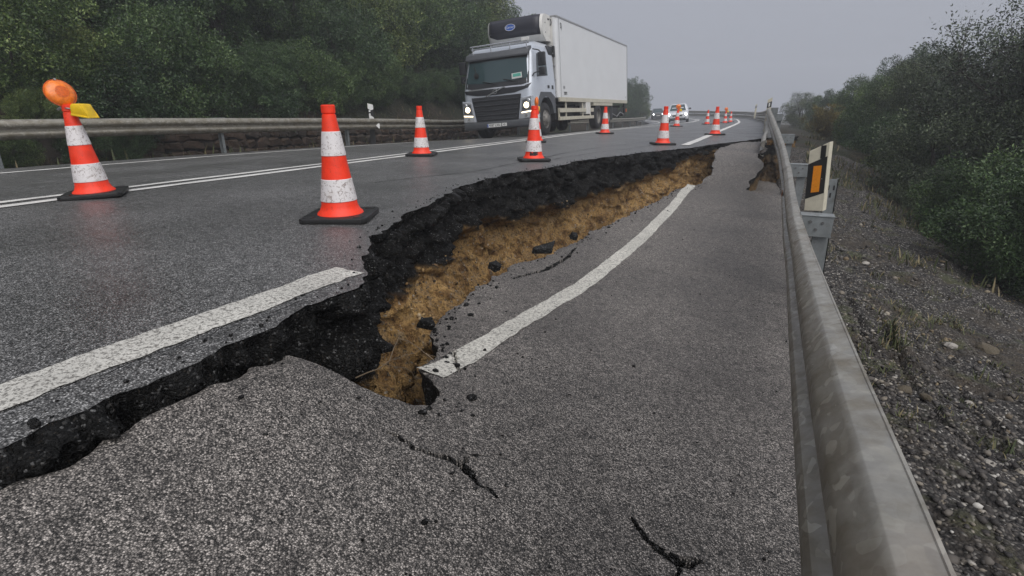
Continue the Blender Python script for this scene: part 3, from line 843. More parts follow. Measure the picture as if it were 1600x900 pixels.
g = pebbles('drift_stones', pos, size, rng, b.m, .75)
tag(g, 'drifts of mixed stones on the gravel verge', 'stones', kind='stuff')
n = 420
pu = rng.uniform(-1.5, .2, n); pv = rng.uniform(.3, 1.0, n) ** .7 * rng.choice([1.2, 3, 6, 9], n)
ok = pu > slab_l(pv) + .03
pu, pv = pu[ok], pv[ok]
size = np.clip(rng.lognormal(-5.6, .45, len(pu)), .0022, .010)
g = pebbles('asphalt_crumbs', np.stack([pu, pv, slab_z(pu, pv) + size * .35], -1), size, rng, M['black'])
tag(g, 'black asphalt crumbs scattered over the sunken lane', 'crumbs', kind='stuff')
n = 240
pv = 1.2 + 8.3 * rng.uniform(0, 1, n) ** 1.2; pu = slab_l(pv) + .02 + rng.exponential(.06, n)
size = np.clip(rng.lognormal(-5.0, .5, n), .003, .020)
g = pebbles('rim_crumbs', np.stack([pu, pv, slab_z(pu, pv) + size * .3], -1), size, rng, M['clod_dark'] if 'clod_dark' in M else M['black'], .8)
tag(g, 'black crumbs along the broken rim of the sunken lane', 'crumbs', kind='stuff')
n = 200
pv = .2 + 10 * rng.uniform(0, 1, n); pu = edge_u(pv) - .015 - rng.exponential(.035, n)
size = np.clip(rng.lognormal(-5.3, .4, n), .0025, .012)
g = pebbles('edge_crumbs', np.stack([pu, pv, 0 * pu + size * .3 - .008], -1), size, rng, M['black'], .8)
tag(g, 'loose black crumbs along the broken edge of the standing lane', 'crumbs', kind='stuff')
# crumbs of rubble along the foot of the scarp
n = 1500
ki = rng.integers(int((E0[:, 1] < 1.2).sum()), len(E0) - 60, n); kj = rng.integers(22, 58, n)
pos = np.stack([PX[ki, kj], PY[ki, kj], PZ[ki, kj] + .006], -1)
size = np.clip(rng.lognormal(-4.9, .5, n), .003, .03)
b = NB('soil_clod'); at = b.attr('rnd').outputs['Fac']
b.set(Base_Color=b.ramp(at, [(0, (.012, .011, .010)), (.3, (.06, .035, .02)), (.6, (.26, .16, .07)), (.9, (.38, .26, .12)), (1, (.42, .33, .22))]), Roughness=.9)
M['clod'] = b.m
g = pebbles('soil_clods', pos, size, rng, M['clod'], .85)
tag(g, 'ochre soil and gravel clods crumbling out of the scarp', 'rubble', kind='stuff')

# ------------------------------------------------------------------ guardrails
PROF = np.array([(0, 0), (.002, -.003), (.041, -.014), (.046, -.017), (.074, -.056), (.080, -.070), (.081, -.096), (.072, -.111), (.014, -.141), (.006, -.150), (.006, -.160),
                 (.014, -.169), (.072, -.199), (.081, -.214), (.080, -.240), (.074, -.254), (.046, -.293), (.041, -.296), (.002, -.304), (0, -.307)]) * .96
for _i in range(1):
    _q = PROF[:-1] * .75 + PROF[1:] * .25; _r = PROF[:-1] * .25 + PROF[1:] * .75
    PROF = np.concatenate([PROF[:1], np.stack([_q, _r], 1).reshape(-1, 2), PROF[-1:]])
LOWP = np.array([(.030, 0), (.045, -.015), (.045, -.10), (.030, -.13), (.030, -.16), (.045, -.19), (.045, -.275), (.030, -.29)])
def sweep(name, path, prof, side, mat, parent, th=.005, shift=0.0, lean=None):
    """path (n,3): top lip of the beam; side=+1 -> profile bulges to the left of the walking direction"""
    t = np.gradient(path[:, :2], axis=0); t /= np.linalg.norm(t, axis=1)[:, None]
    nl = np.stack([-t[:, 1], t[:, 0]], -1) * side
    pf = np.concatenate([prof + [shift, 0], (prof + [shift - th, 0])[::-1]])
    P = np.zeros((len(path), len(pf), 3))
    la = np.zeros(len(path)) if lean is None else lean(path[:, 1])
    ca, sa = np.cos(la)[:, None], np.sin(la)[:, None]
    dp = pf[None, :, 0] * ca - pf[None, :, 1] * sa; zp = pf[None, :, 1] * ca + pf[None, :, 0] * sa
    P[..., :2] = path[:, None, :2] + nl[:, None, :] * dp[..., None]
    P[..., 2] = path[:, None, 2] + zp
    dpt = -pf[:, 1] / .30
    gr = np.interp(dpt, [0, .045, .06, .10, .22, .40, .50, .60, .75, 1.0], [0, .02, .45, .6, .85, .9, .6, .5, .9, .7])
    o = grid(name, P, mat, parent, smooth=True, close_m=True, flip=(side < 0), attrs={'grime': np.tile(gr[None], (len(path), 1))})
    o.data.set_sharp_from_angle(angle=R_(24))
    return o

def catmull(P, n):
    P = np.array(P, float); t = np.arange(len(P)); m = np.gradient(P, axis=0)
    q = np.linspace(0, len(P) - 1, n); i = np.clip(q.astype(int), 0, len(P) - 2); f_ = (q - i)[:, None]
    h00 = 2 * f_ ** 3 - 3 * f_ ** 2 + 1; h10 = f_ ** 3 - 2 * f_ ** 2 + f_; h01 = -2 * f_ ** 3 + 3 * f_ ** 2; h11 = f_ ** 3 - f_ ** 2
    return h00 * P[i] + h10 * m[i] + h01 * P[i + 1] + h11 * m[i + 1]

RD = 1.35
rail_pts = [(.215, -3.0, .42), (.215, -1.0, .355), (.215, 0, .305), (.213, .6, .258), (.210, 1.25, .185), (.208, 2.2, .082), (.203, 3.7, -.064), (.15, 5.6, -.112), (.08, 8.0, -.04), (-.04, 10.3, .11), (-.26, 13, .35)]
for s in np.concatenate([np.arange(17, 36, 3.0), np.arange(36, 110, 2.5)]):
    x, y = rp(s, RD); rail_pts.append((float(x), float(y), .67 + float(zroad(s, RD))))
RP_ = catmull(rail_pts, 2600)
seg = np.linalg.norm(np.diff(RP_, axis=0), axis=1); RL = np.concatenate([[0], np.cumsum(seg)])
def rail_at_y(y): # near part, y increases
    i = int(np.argmax(RP_[:, 1] > y)); return i
right_rail = empty('guardrail', (.25, 1, -.5))
inv = right_rail.matrix_world.inverted() if False else Matrix.Translation((-.25, -1, .5))
def loc(o, root_inv):
    o.matrix_parent_inverse = root_inv; return o
POSTV = [-2.9, .10, 4.72, 8.2, 11.5, 15.2]
idx = [rail_at_y(y) for y in POSTV]
d0 = RL[idx[-1]]
dist = [RL[i] for i in idx] + list(np.arange(d0 + 3.65, RL[-1] - 1, 3.65))
bolt_me = BM().cyl((0, 0, -.012), (0, 0, .012), .013, .011, n=8).data('bolt', M['bolt'])
M['rail_w'] = M['galv']
boltlist = []
def rail_point(L):
    p = np.array([np.interp(L, RL, RP_[:, k]) for k in range(3)])
    q = np.array([np.interp(L + .05, RL, RP_[:, k]) for k in range(3)])
    return p, math.atan2(-(q - p)[0], (q - p)[1])
post_me = BM().box((-.050, -.004, -1.05), (.050, .004, 0)).box((-.050, -.004, -1.05), (-.042, .055, 0)).box((.042, -.004, -1.05), (.050, .055, 0)).data('post', M['galv_dull'])
spacer_me = BM().box((.004, -.062, -.155), (.225, -.056, -.002)).box((.004, .056, -.155), (.225, .062, -.002)).box((.225, -.062, -.155), (.231, .062, -.002)).box((0, -.070, -.002), (.238, .070, .006), .002).box((0, -.066, -.161), (.234, .066, -.155)).data('spacer', M['galv_dull'])
sbolt_me = BM().cyl((0, -.006, 0), (0, .006, 0), .011, n=8).data('bolt', M['bolt'])
for i, L in enumerate(dist):
    p, a = rail_point(L)
    if i + 1 < len(dist):
        L1 = dist[i + 1] + .16
        n = max(8, int((L1 - L) / (.06 if i < 6 else .3)))
        Lq = np.linspace(L - .16, L1, n)
        pth = np.stack([np.interp(Lq, RL, RP_[:, k]) for k in range(3)], -1)
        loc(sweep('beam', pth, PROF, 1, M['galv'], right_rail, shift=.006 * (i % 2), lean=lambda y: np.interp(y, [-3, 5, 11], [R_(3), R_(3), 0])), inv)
    Mx = Matrix.Translation(p) @ Matrix.Rotation(a, 4, 'Z')
    sp_ = link(bpy.data.objects.new('spacer', spacer_me), right_rail); loc(sp_, inv); sp_.matrix_basis = Mx
    if i < 8:
        for dx, dz in ((.075, -.045), (.16, -.05), (.12, -.105)):
            bo = link(bpy.data.objects.new('bolt', sbolt_me), sp_); bo.location = (dx, -.066, dz)
    gz = verge_at(p[0] + .15, p[1]) if -2.5 < p[1] < 15 else -.15
    po = link(bpy.data.objects.new('post', post_me), right_rail); loc(po, inv)
    po.matrix_basis = Mx @ Matrix.Translation((.165, 0, -.14))
    # splice bolts on the beam face
    if i < 9:
        for dl in (-.11, .11):
            for (dp, dz, tl) in ((.052, -.050, -60), (.052, -.118, -120), (.052, -.185, -60), (.052, -.252, -120)):
                pp, aa = rail_point(L + dl)
                bo = link(bpy.data.objects.new('bolt', bolt_me), right_rail); loc(bo, inv)
                bo.matrix_basis = Matrix.Translation(pp) @ Matrix.Rotation(aa, 4, 'Z') @ Matrix.Translation((-dp, 0, dz)) @ Matrix.Rotation(R_(tl), 4, 'Y')
tag(right_rail, 'galvanised W-beam guardrail sagging down beside the sunken lane', 'guardrail')
# lower protective beam on the standing part, its end torn loose
lp = []
for L in np.linspace(d0 - 4.1, RL[-1] - 1, 500):
    p, a = rail_point(L)
    dz = np.interp(L - d0, [-4.1, -3, -1, 1, 3], [-.06, -.12, -.26, -.33, -.34]); ox = np.interp(L - d0, [-4.1, -2.6, -.8, 1], [-.27, -.20, -.08, .0])
    lp.append((p[0] + ox, p[1], p[2] + dz))
lb = sweep('lower_beam', np.array(lp), PROF, 1, M['galv'], right_rail); loc(lb, inv)
# rust streak plate on the beam
p, a = rail_point(RL[rail_at_y(7.0)])
rp_o = BM().box((-.086, -.10, -.215), (-.080, .10, -.155), .002).build('rust_patch', M['rust'], right_rail); loc(rp_o, inv)
rp_o.matrix_basis = Matrix.Translation(p) @ Matrix.Rotation(a, 4, 'Z')

left_rail = empty('guardrail', (-9.9, 5, -.1)); invl = Matrix.Translation((9.9, -5, .1))
LD = -8.72
def left_top(s):
    x, y = rp(s, LD); return np.array([float(x), float(y), float(zroad(s, -8.30)) + .665])
lsp = np.arange(-7.6, 62, 3.75)
for i, s in enumerate(lsp):
    p = left_top(s); a = rdir(s) + math.pi
    if i + 1 < len(lsp):
        pth = np.array([left_top(q) for q in np.linspace(s - .16, lsp[i + 1] + .16, 14)])
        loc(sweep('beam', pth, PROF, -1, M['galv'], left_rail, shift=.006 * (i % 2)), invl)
    Mx = Matrix.Translation(p) @ Matrix.Rotation(a, 4, 'Z')
    sp_ = link(bpy.data.objects.new('spacer', spacer_me), left_rail); loc(sp_, invl); sp_.matrix_basis = Mx
    po = link(bpy.data.objects.new('post', post_me), left_rail); loc(po, invl); po.matrix_basis = Mx @ Matrix.Translation((.105, 0, -.10))
    if s < 25:
        for dl in (-.11, .11):
            for dz in (-.03, -.27):
                pp = left_top(s + dl)
                bo = link(bpy.data.objects.new('bolt', bolt_me), left_rail); loc(bo, invl)
                bo.matrix_basis = Matrix.Translation(pp) @ Matrix.Rotation(a, 4, 'Z') @ Matrix.Translation((-.04, 0, dz)) @ Matrix.Rotation(R_(-60 if dz > -.1 else -120), 4, 'Y')
tag(left_rail, 'straight galvanised guardrail on the far side, in front of the shrubs', 'guardrail')

# ------------------------------------------------------------------ masonry wall behind the far guardrail
wall = empty('stone_wall', (-11.0, 6, -.2)); invw = Matrix.Translation((11.0, -6, .2))
WD = -9.50
core = []
for s in np.arange(-4, 30, .5):
    x, y = rp(s, WD - .30); zb = float(zroad(s, -8.30)); core.append([(float(x) + .2, float(y), zb - .35), (float(x) + .2, float(y), zb + .36), (float(x) - .35, float(y), zb + .40)])
o = grid('mortar', np.array(core), M['mortar'], wall, smooth=False, flip=True); loc(o, invw)
rng = np.random.default_rng(11)
stone_me = []
for k_ in range(7):
    bm = bmesh.new(); bmesh.ops.create_cube(bm, size=1)
    bmesh.ops.bevel(bm, geom=list(bm.edges), offset=.22, segments=1, affect='EDGES')
    for v in bm.verts: v.co += Vector(rng.uniform(-.10, .10, 3))
    me = bpy.data.meshes.new('stone'); bm.to_mesh(me); bm.free(); me.materials.append(M['stone'] if k_ % 3 else M['stone2']); stone_me.append(me)
nst = 0
for row, (z0, hh) in enumerate(((-.22, .22), (.0, .20), (.19, .19))):
    s = 5.0 + row * .17
    while s < 23.5 and nst < 295:
        w = rng.uniform(.18, .46)
        x, y = rp(s + w / 2, WD - .03); zb = float(zroad(s, -8.30))
        st = link(bpy.data.objects.new('stone', stone_me[rng.integers(7)]), wall); loc(st, invw)
        st.matrix_basis = Matrix.Translation((float(x) + rng.uniform(-.03, .04), float(y), zb + z0 + hh / 2 + rng.uniform(-.015, .015))) @ Matrix.Rotation(rdir(s) + rng.uniform(-.1, .1), 4, 'Z') @ Matrix.Rotation(rng.uniform(-.3, .3), 4, 'X') @ Matrix.Diagonal((.26, w * 1.02, hh * rng.uniform(.8, 1.18), 1))
        s += w; nst += 1
tag(wall, 'low brown rubble stone wall behind the far guardrail', 'wall')

# ------------------------------------------------------------------ traffic cones
CH = .72
def cone_r(z): return .125 + (.034 - .125) * min(max((z - .03) / (CH - .03), 0), 1)
def cone_proto():
    root = empty('traffic_cone')
    prof = [(.150, .034), (.146, .046), (.130, .060), (cone_r(.09), .09)]
    for z in (.2, .3, .4, .5, .6, .66): prof.append((cone_r(z), z))
    prof += [(.036, .665), (.043, .672), (.043, .715), (.036, CH), (.024, CH), (.022, .66)]
    BM().lathe(prof, 32, caps=False).build('body', M['cone'], root, angle=40)
    for z0, z1 in ((.122, .265), (.410, .560)):
        pr = [(cone_r(z0) + .0005, z0), (cone_r(z0) + .004, z0 + .003), (cone_r(z1) + .004, z1 - .003), (cone_r(z1) + .0005, z1)]
        BM().lathe(pr, 32, caps=False).build('reflective_band', M['cone_white'], root, angle=40)
    bm = BM()
    a = .215
    ch = .03
    poly = [(-a + ch, -a), (a - ch, -a), (a, -a + ch), (a, a - ch), (a - ch, a), (-a + ch, a), (-a, a - ch), (-a, -a + ch)]
    bm.prism(poly, 'z', .0, .036, bevel=.006, seg=2)
    for sx in (-1, 1):
        for sy in (-1, 1): bm.box((sx * .16 - .03, sy * .16 - .03, .034), (sx * .16 + .03, sy * .16 + .03, .041), .003)
    bm.build('base', M['rubber'], root, angle=40)
    return root
def add_lamp(root, rz, lz, tilt=.0, ox=0.0):
    """flashing beacon clamped on the tip"""
    Lm = Matrix.Rotation(rz, 4, 'Z') @ Matrix.Translation((ox, 0, CH + .085)) @ Matrix.Rotation(lz - rz, 4, 'Z') @ Matrix.Rotation(R_(90) + tilt, 4, 'X')
    pr = [(.0, .042), (.045, .040), (.080, .030), (.096, .014), (.100, .004), (.100, -.004), (.096, -.014), (.080, -.030), (.045, -.040), (.0, -.042)]
    ln = BM().lathe([(max(r, .0005), z) for r, z in pr], 28, caps=False).build('beacon_lens', M['amber'], root, angle=60); ln.matrix_basis = Lm
    BM().lathe([(.101, -.006), (.106, -.006), (.106, .006), (.101, .006), (.101, -.006)], 28, caps=False).build('lens_ring', M['amber_dark'], ln, angle=40)
    for sgn in (1, -1):
        BM().lathe([(.0005, sgn * .0445), (.03, sgn * .0435), (.045, sgn * .0415)], 20, caps=False).build('lens_core', M['amber_dark'], ln, angle=60)
    cl_ = BM().cyl((0, .104, .018), (0, .104, -.018), .009, n=8).build('lens_clip', M['wire'], ln)
    cl_.location = (0, 0, -.0)
    Bm = Matrix.Translation((0, 0, CH - .055)) @ Matrix.Rotation(rz, 4, 'Z')
    bx_ = BM()
    bx_.prism([(.050, -.020), (.175, -.045), (.178, -.052), (.150, .052), (.075, .060), (.060, .045)], 'y', -.055, .055, bevel=.008)
    o = bx_.build('battery_box', M['yellow'], root, angle=40); o.matrix_basis = Bm
    BM().prism([(.050, -.028), (.186, -.056), (.183, -.042), (.052, -.012)], 'y', -.060, .060, bevel=.004).build('box_base', M['yellow'], o)
    br = BM().tube([(-.075, .0, .028), (-.04, .03, .03), (.02, .04, .028), (.07, .03, .02)], .005).tube([(-.075, 0, .028), (-.04, -.03, .03), (.02, -.04, .028), (.07, -.03, .02)], .005).cyl((-.085, 0, .02), (-.055, 0, .036), .009)
    o2 = br.build('clamp', M['wire'], root); o2.matrix_basis = Bm
    nk = BM().cyl((0, 0, CH - .02), (0, 0, CH + .0), .028, n=16).build('socket', M['amber_dark'], root)

proto = cone_proto()
GRP = 'orange and white traffic cones along the lane'
cone_list = [
    ((-5.10, 2.32), .95, 'large orange cone carrying a round amber beacon and yellow battery box, leftmost', 'lamp'),
    ((-2.60, 2.57), .50, 'large orange cone with scuffed white bands at the edge of the hole', None),
    ((-5.00, 6.74), .42, 'orange cone beside the double centre line, left of the truck', None),
    ((-3.12, 6.78), .55, 'orange cone lettered MF in front of the truck', 'MF'),
    ((-4.78, 10.5), .40, 'orange cone with amber beacon half hidden behind the lettered cone', 'lamp2'),
    ((-4.64, 14.85), .60, "small orange cone by the truck's rear wheels", None),
    ((-2.22, 10.96), .50, 'orange cone standing on the edge line at the rim of the scarp', None),
    ((-1.78, 15.5), .52, 'orange cone on the right edge line beyond the raised asphalt tongue', None),
    ((-4.36, 24.06), .60, 'small orange cone with amber beacon in front of the white car', 'lamp3'),
    ((-3.94, 30.3), .50, 'distant orange cone midway between the white car and the edge line', None),
    ((-3.60, 35.6), .50, 'distant orange cone topped by an amber beacon near the bend', 'lamp3'),
    ((-3.80, 41.0), .50, 'farthest little orange cone at the bend', None),
]
cones = []
for i, ((x, y), rz, lab, ex) in enumerate(cone_list):
    c = proto if i == 0 else copy_tree(proto)
    c.location = (x, y, float(zroad(y, x - float(np.interp(y, _S, _X)))) + .003)
    if i in (1,): c.location.z -= .006
    c.rotation_euler = (random.uniform(-.015, .015), random.uniform(-.015, .015), rz)
    tag(c, lab, 'traffic cone', GRP)
    cones.append((c, ex))
cones[0][0].rotation_euler = (.0, -.045, .95)
for c, ex in cones:
    if ex == 'lamp': add_lamp(c, -.48, .62, -.30, -.025)
    elif ex == 'lamp2': add_lamp(c, 1.5, 1.5)
    elif ex == 'lamp3': add_lamp(c, .4, -.2)
    elif ex == 'MF':
        me = text_data('lettering', 'MF', .085, M['ink'], bold=.006)
        dirc = math.atan2(-c.location.y, -c.location.x) - c.rotation_euler.z
        for v in me.vertices:
            z = .083 + v.co.y; r = cone_r(z) + .006; a = dirc + v.co.x / .12
            v.co = (r * math.cos(a), r * math.sin(a), z)
        link(bpy.data.objects.new('lettering', me), c)

# ------------------------------------------------------------------ delineators
def prism_xz(bm, pts, y0, y1, bevel=0): bm.prism(pts, 'y', y0, y1, bevel); return bm
dl = empty('delineator', mat=Matrix.Translation((.30, 5.45, -.19)) @ Matrix.Rotation(R_(-4.5), 4, 'Y') @ Matrix.Rotation(-.30, 4, 'Z'))
w, hgt = .155, .53
prism_xz(BM(), [(-w / 2, 0), (w / 2, 0), (w / 2, hgt + .075), (-w / 2, hgt)], 0, .10, .004).build('panel', M['cream_sign'], dl)
prism_xz(BM(), [(-w / 2 - .0005, .105), (w / 2 - .008, .165), (w / 2 - .008, .485), (-w / 2 - .0005, .415)], -.003, .0).build('black_band', M['ink'], dl)
prism_xz(BM(), [(-.035, .165), (.030, .175), (.033, .405), (-.031, .40)], -.008, -.0032, .001).build('reflector', M['orange_refl'], dl)
prism_xz(BM(), [(.040, .285), (.046, .285), (.046, .293), (.040, .293)], -.006, -.0032).build('rivet', M['wire'], dl)
o = link(bpy.data.objects.new('number', text_data('number', '1', .14, M['ink'], bold=.009)), dl)
o.matrix_basis = Matrix.Translation((.034, -.003, .515)) @ Matrix.Rotation(R_(90), 4, 'X') @ Matrix.Diagonal((1.3, 1, 1, 1))
BM().box((-.02, .10, -.55), (.02, .112, .45)).build('stake', M['galv_dull'], dl)
tag(dl, 'cream delineator with black band, orange reflector and number 1 behind the rail', 'delineator')
ph = empty('steel_post', mat=Matrix.Translation((.455, 5.75, -.85)) @ Matrix.Rotation(R_(-2), 4, 'Y'))
BM().box((-.05, -.004, -.1), (.05, .004, .92)).box((-.05, -.004, -.1), (-.042, .05, .92)).box((.042, -.004, -.1), (.05, .05, .92)).build('post', M['galv_dull'], ph)
for dx, dz in ((-.022, .84), (.022, .84), (0, .77)):
    BM().box((dx - .007, -.006, dz - .022), (dx + .007, -.0045, dz + .022), .0).build('slot', M['ink'], ph)
tag(ph, 'bare galvanised post with slots just behind the delineator', 'post')

def small_delin(x, y, z, s, label):
    d_ = empty('delineator', mat=Matrix.Translation((x, y, z)) @ Matrix.Rotation(math.atan2(-x, y) if False else .0, 4, 'Z') @ Matrix.Diagonal((s, s, s, 1)))
    prism_xz(BM(), [(-.06, -.7), (.06, -.7), (.06, .33), (-.06, .26)], 0, .06, .004).build('panel', M['cream_sign'], d_)
    prism_xz(BM(), [(-.0605, .02), (.0605, .06), (.0605, .22), (-.0605, .17)], -.003, .0).build('black_band', M['ink'], d_)
    prism_xz(BM(), [(-.02, .06), (.02, .075), (.02, .18), (-.02, .17)], -.007, -.0032).build('reflector', M['white'], d_)
    tag(d_, label, 'delineator')
    return d_
small_delin(-.66, 18.3, .66, 1.0, 'small delineator standing on the crest of the sagging guardrail')
small_delin(-2.5, 45.0, .62, 1.0, 'tiny far delineator above the guardrail at the bend')
# far-side delineator: black with white ends
ld = empty('delineator', mat=Matrix.Translation((-10.72, 12.15, .27)) @ Matrix.Rotation(.72, 4, 'Z'))
prism_xz(BM(), [(-.075, -.7), (.075, -.7), (.075, .50), (-.075, .54)], 0, .07, .004).build('panel', M['ink'], ld)
prism_xz(BM(), [(-.075, .40), (.0, .355), (.075, .38), (.075, .505), (-.075, .545)], -.004, -.0005).build('white_top', M['white'], ld)
prism_xz(BM(), [(-.055, .11), (.075, .11), (.075, .16), (-.055, .25)], -.004, -.0005).build('white_foot', M['white'], ld)
for z in (.335, .25):
    BM().cyl((-.03, -.006, z), (-.03, -.0005, z), .026, n=14).build('reflector', M['white'], ld)
tag(ld, 'black and white delineator behind the far guardrail between two cones', 'delineator')
rf = empty('rail_reflector', mat=Matrix.Translation((-10.345, 11.98, .215)) @ Matrix.Rotation(.75, 4, 'Z'))
prism_xz(BM(), [(-.055, .0), (.02, -.075), (.045, -.06), (.045, .06), (.0, .06)], -.01, .0).build('reflector', M['white'], rf)
tag(rf, 'white triangular reflector fixed to the far guardrail', 'reflector')

# ------------------------------------------------------------------ refrigerated truck
yaw, slp = .034, .078
ey = Vector((-math.sin(yaw), math.cos(yaw), 0)); exv = Vector((math.cos(yaw), math.sin(yaw), slp)).normalized(); ez = exv.cross(ey)
TM = Matrix(((exv.x, ey.x, ez.x, -6.55), (exv.y, ey.y, ez.y, 15.2), (exv.z, ey.z, ez.z, -.085), (0, 0, 0, 1)))
TM = TM @ Matrix.Translation((-1.12, 0, 0))          # x=0 on the axis of the truck, near side x=+1.12
truck = empty('truck', mat=TM)
tag(truck, 'silver cab refrigerated truck with white box body and lit headlights', 'truck')
HW = 1.12
FY = -1.02
# cab shell: loft of horizontal sections with rounded front corners
def cab_section(z):
    fy = np.interp(z, [.55, 1.0, 1.40, 1.50, 2.26, 2.42, 2.56, 2.62], [FY, FY - .01, FY + .01, FY + .04, FY + .26, FY + .34, FY + .50, FY + .75])
    hw = np.interp(z, [.55, 1.45, 2.3, 2.5, 2.62], [HW, HW, HW - .07, HW - .13, HW - .22])
    by_ = np.interp(z, [.5, 2.5, 2.62], [.86, .86, .80])
    cr = .20
    pts = []
    for t in np.linspace(0, 90, 7): pts.append((-hw + cr - cr * math.cos(R_(t)), fy + cr * .9 - cr * .9 * math.sin(R_(t)) + .0))
    pts.append((-hw * .35, fy - .035)); pts.append((0, fy - .045)); pts.append((hw * .35, fy - .035))
    for t in np.linspace(90, 0, 7): pts.append((hw - cr + cr * math.cos(R_(t)), fy + cr * .9 - cr * .9 * math.sin(R_(t))))
    pts += [(hw, by_), (-hw, by_)]
    return [(x, y, z) for x, y in pts]
zs_ = [1.08, 1.25, 1.40, 1.5, 1.8, 2.1, 2.26, 2.36, 2.44, 2.52, 2.58, 2.62]
P = np.array([cab_section(z) for z in zs_])
cab = grid('cab', P, M['cab'], truck, smooth=True, close_m=True)
bm = bmesh.new(); bm.from_mesh(cab.data)
for ring in (range(0, P.shape[1]), range((len(zs_) - 1) * P.shape[1], len(zs_) * P.shape[1])):
    bm.verts.ensure_lookup_table(); bm.faces.new([bm.verts[i] for i in ring])
bmesh.ops.recalc_face_normals(bm, faces=bm.faces[:]); bm.to_mesh(cab.data); bm.free()
cab.data.set_sharp_from_angle(angle=R_(35))
# lower front (grille zone) block between the lamps, and the parts behind the wheel
lowc = BM().prism([(FY - .03, .50), (FY - .03, 1.08), (-.46, 1.08), (-.46, .50)], 'x', -HW, HW, bevel=.05, seg=3).build('front_panel', M['cab'], truck, angle=40)

def front_patch(name, poly, mat, off=.006, parent=truck, nsub=10):
    """thin skin following the curved front: poly in (x, z)"""
    bm = bmesh.new()
    vs_ = [bm.verts.new((x, 0, z)) for x, z in poly]
    f0 = bm.faces.new(vs_)
    xs_ = sorted(set(np.round(np.linspace(-HW, HW, 2 * nsub + 1), 4)))
    for x in xs_:
        bmesh.ops.bisect_plane(bm, geom=bm.verts[:] + bm.edges[:] + bm.faces[:], plane_co=(x, 0, 0), plane_no=(1, 0, 0))
    for z in np.arange(.5, 2.7, .08):
        bmesh.ops.bisect_plane(bm, geom=bm.verts[:] + bm.edges[:] + bm.faces[:], plane_co=(0, 0, z), plane_no=(0, 0, 1))
    for v in bm.verts:
        sec = cab_section(v.co.z)
        fr = [(p[0], p[1]) for p in sec[:17]]
        fr.sort()
        v.co.y = float(np.interp(v.co.x, [a for a, _ in fr], [b_ for _, b_ in fr])) - off
    r = bmesh.ops.extrude_face_region(bm, geom=bm.faces[:])
    for e in r['geom']:
        if isinstance(e, bmesh.types.BMVert): e.co.y += off * .9
    bmesh.ops.recalc_face_normals(bm, faces=bm.faces[:])
    me = bpy.data.meshes.new(name); bm.to_mesh(me); bm.free(); me.materials.append(mat)
    me.polygons.foreach_set('use_smooth', [True] * len(me.polygons)); me.set_sharp_from_angle(angle=R_(40))
    return link(bpy.data.objects.new(name, me), parent)
# windscreen surround (black), glass, lower scoop
front_patch('windscreen_surround', [(-1.03, 1.46), (-.6, 1.40), (.6, 1.40), (1.03, 1.46), (.98, 2.34), (-.98, 2.34)], M['dark'], .006)
ws = front_patch('windscreen', [(-.98, 1.60), (-.5, 1.56), (.5, 1.56), (.98, 1.60), (.92, 2.16), (-.92, 2.16)], M['glass'], .014)
front_patch('scoop', [(-1.08, 1.40), (-1.0, 1.30), (-.6, 1.235), (0, 1.215), (.6, 1.235), (1.0, 1.33), (1.09, 1.46), (.9, 1.40), (-.9, 1.40)], M['dark'], .012)
front_patch('bright_strip', [(-.92, 1.385), (.92, 1.385), (.90, 1.425), (-.90, 1.425)], M['chrome'], .020)
# emblem: ring and diagonal bar
em = BM().lathe([(.052, -.008), (.068, -.008), (.068, .008), (.052, .008), (.052, -.008)], 24, Matrix.Translation((0, FY - .078, 1.305)) @ Matrix.Rotation(R_(90), 4, 'X'), caps=False)
em.b.faces.ensure_lookup_table()
em.box((-.34, -.004, -.015), (.34, .004, .015), 0, M=Matrix.Translation((0, FY - .075, 1.305)) @ Matrix.Rotation(R_(-20), 4, 'Y'))
em.box((.035, -.006, .035), (.075, .006, .075), 0, M=Matrix.Translation((0, FY - .078, 1.305)))
em.box((-.03, -.004, -.012), (.03, .004, .012), 0, M=Matrix.Translation((0, FY - .086, 1.305)))
em.build('emblem', M['chrome'], truck, angle=40)
# grille
BM().prism([(-.80, 1.19), (.80, 1.19), (.74, .82), (.68, .50), (-.68, .50), (-.74, .82)], 'y', FY - .048, FY - .028, bevel=.006).build('grille', M['dark'], truck)
for z, hw_ in ((1.13, .76), (.985, .72), (.85, .69), (.72, .66), (.60, .63)):
    BM().prism([(FY - .075, z - .035), (FY - .049, z - .055), (FY - .049, z + .045), (FY - .070, z + .03)], 'x', -hw_, hw_, bevel=.006).build('grille_slat', M['dark'], truck)
    BM().box((-hw_ + .02, FY - .078, z - .040), (hw_ - .02, FY - .072, z - .028)).build('grille_trim', M['grey'], truck)
# bumper
BM().prism([(FY - .06, .30), (FY - .075, .42), (FY - .06, .51), (-.48, .51), (-.48, .34), (FY + .2, .28)], 'x', -HW - .01, HW + .01, bevel=.04, seg=3).build('bumper', M['grey'], truck, angle=40)
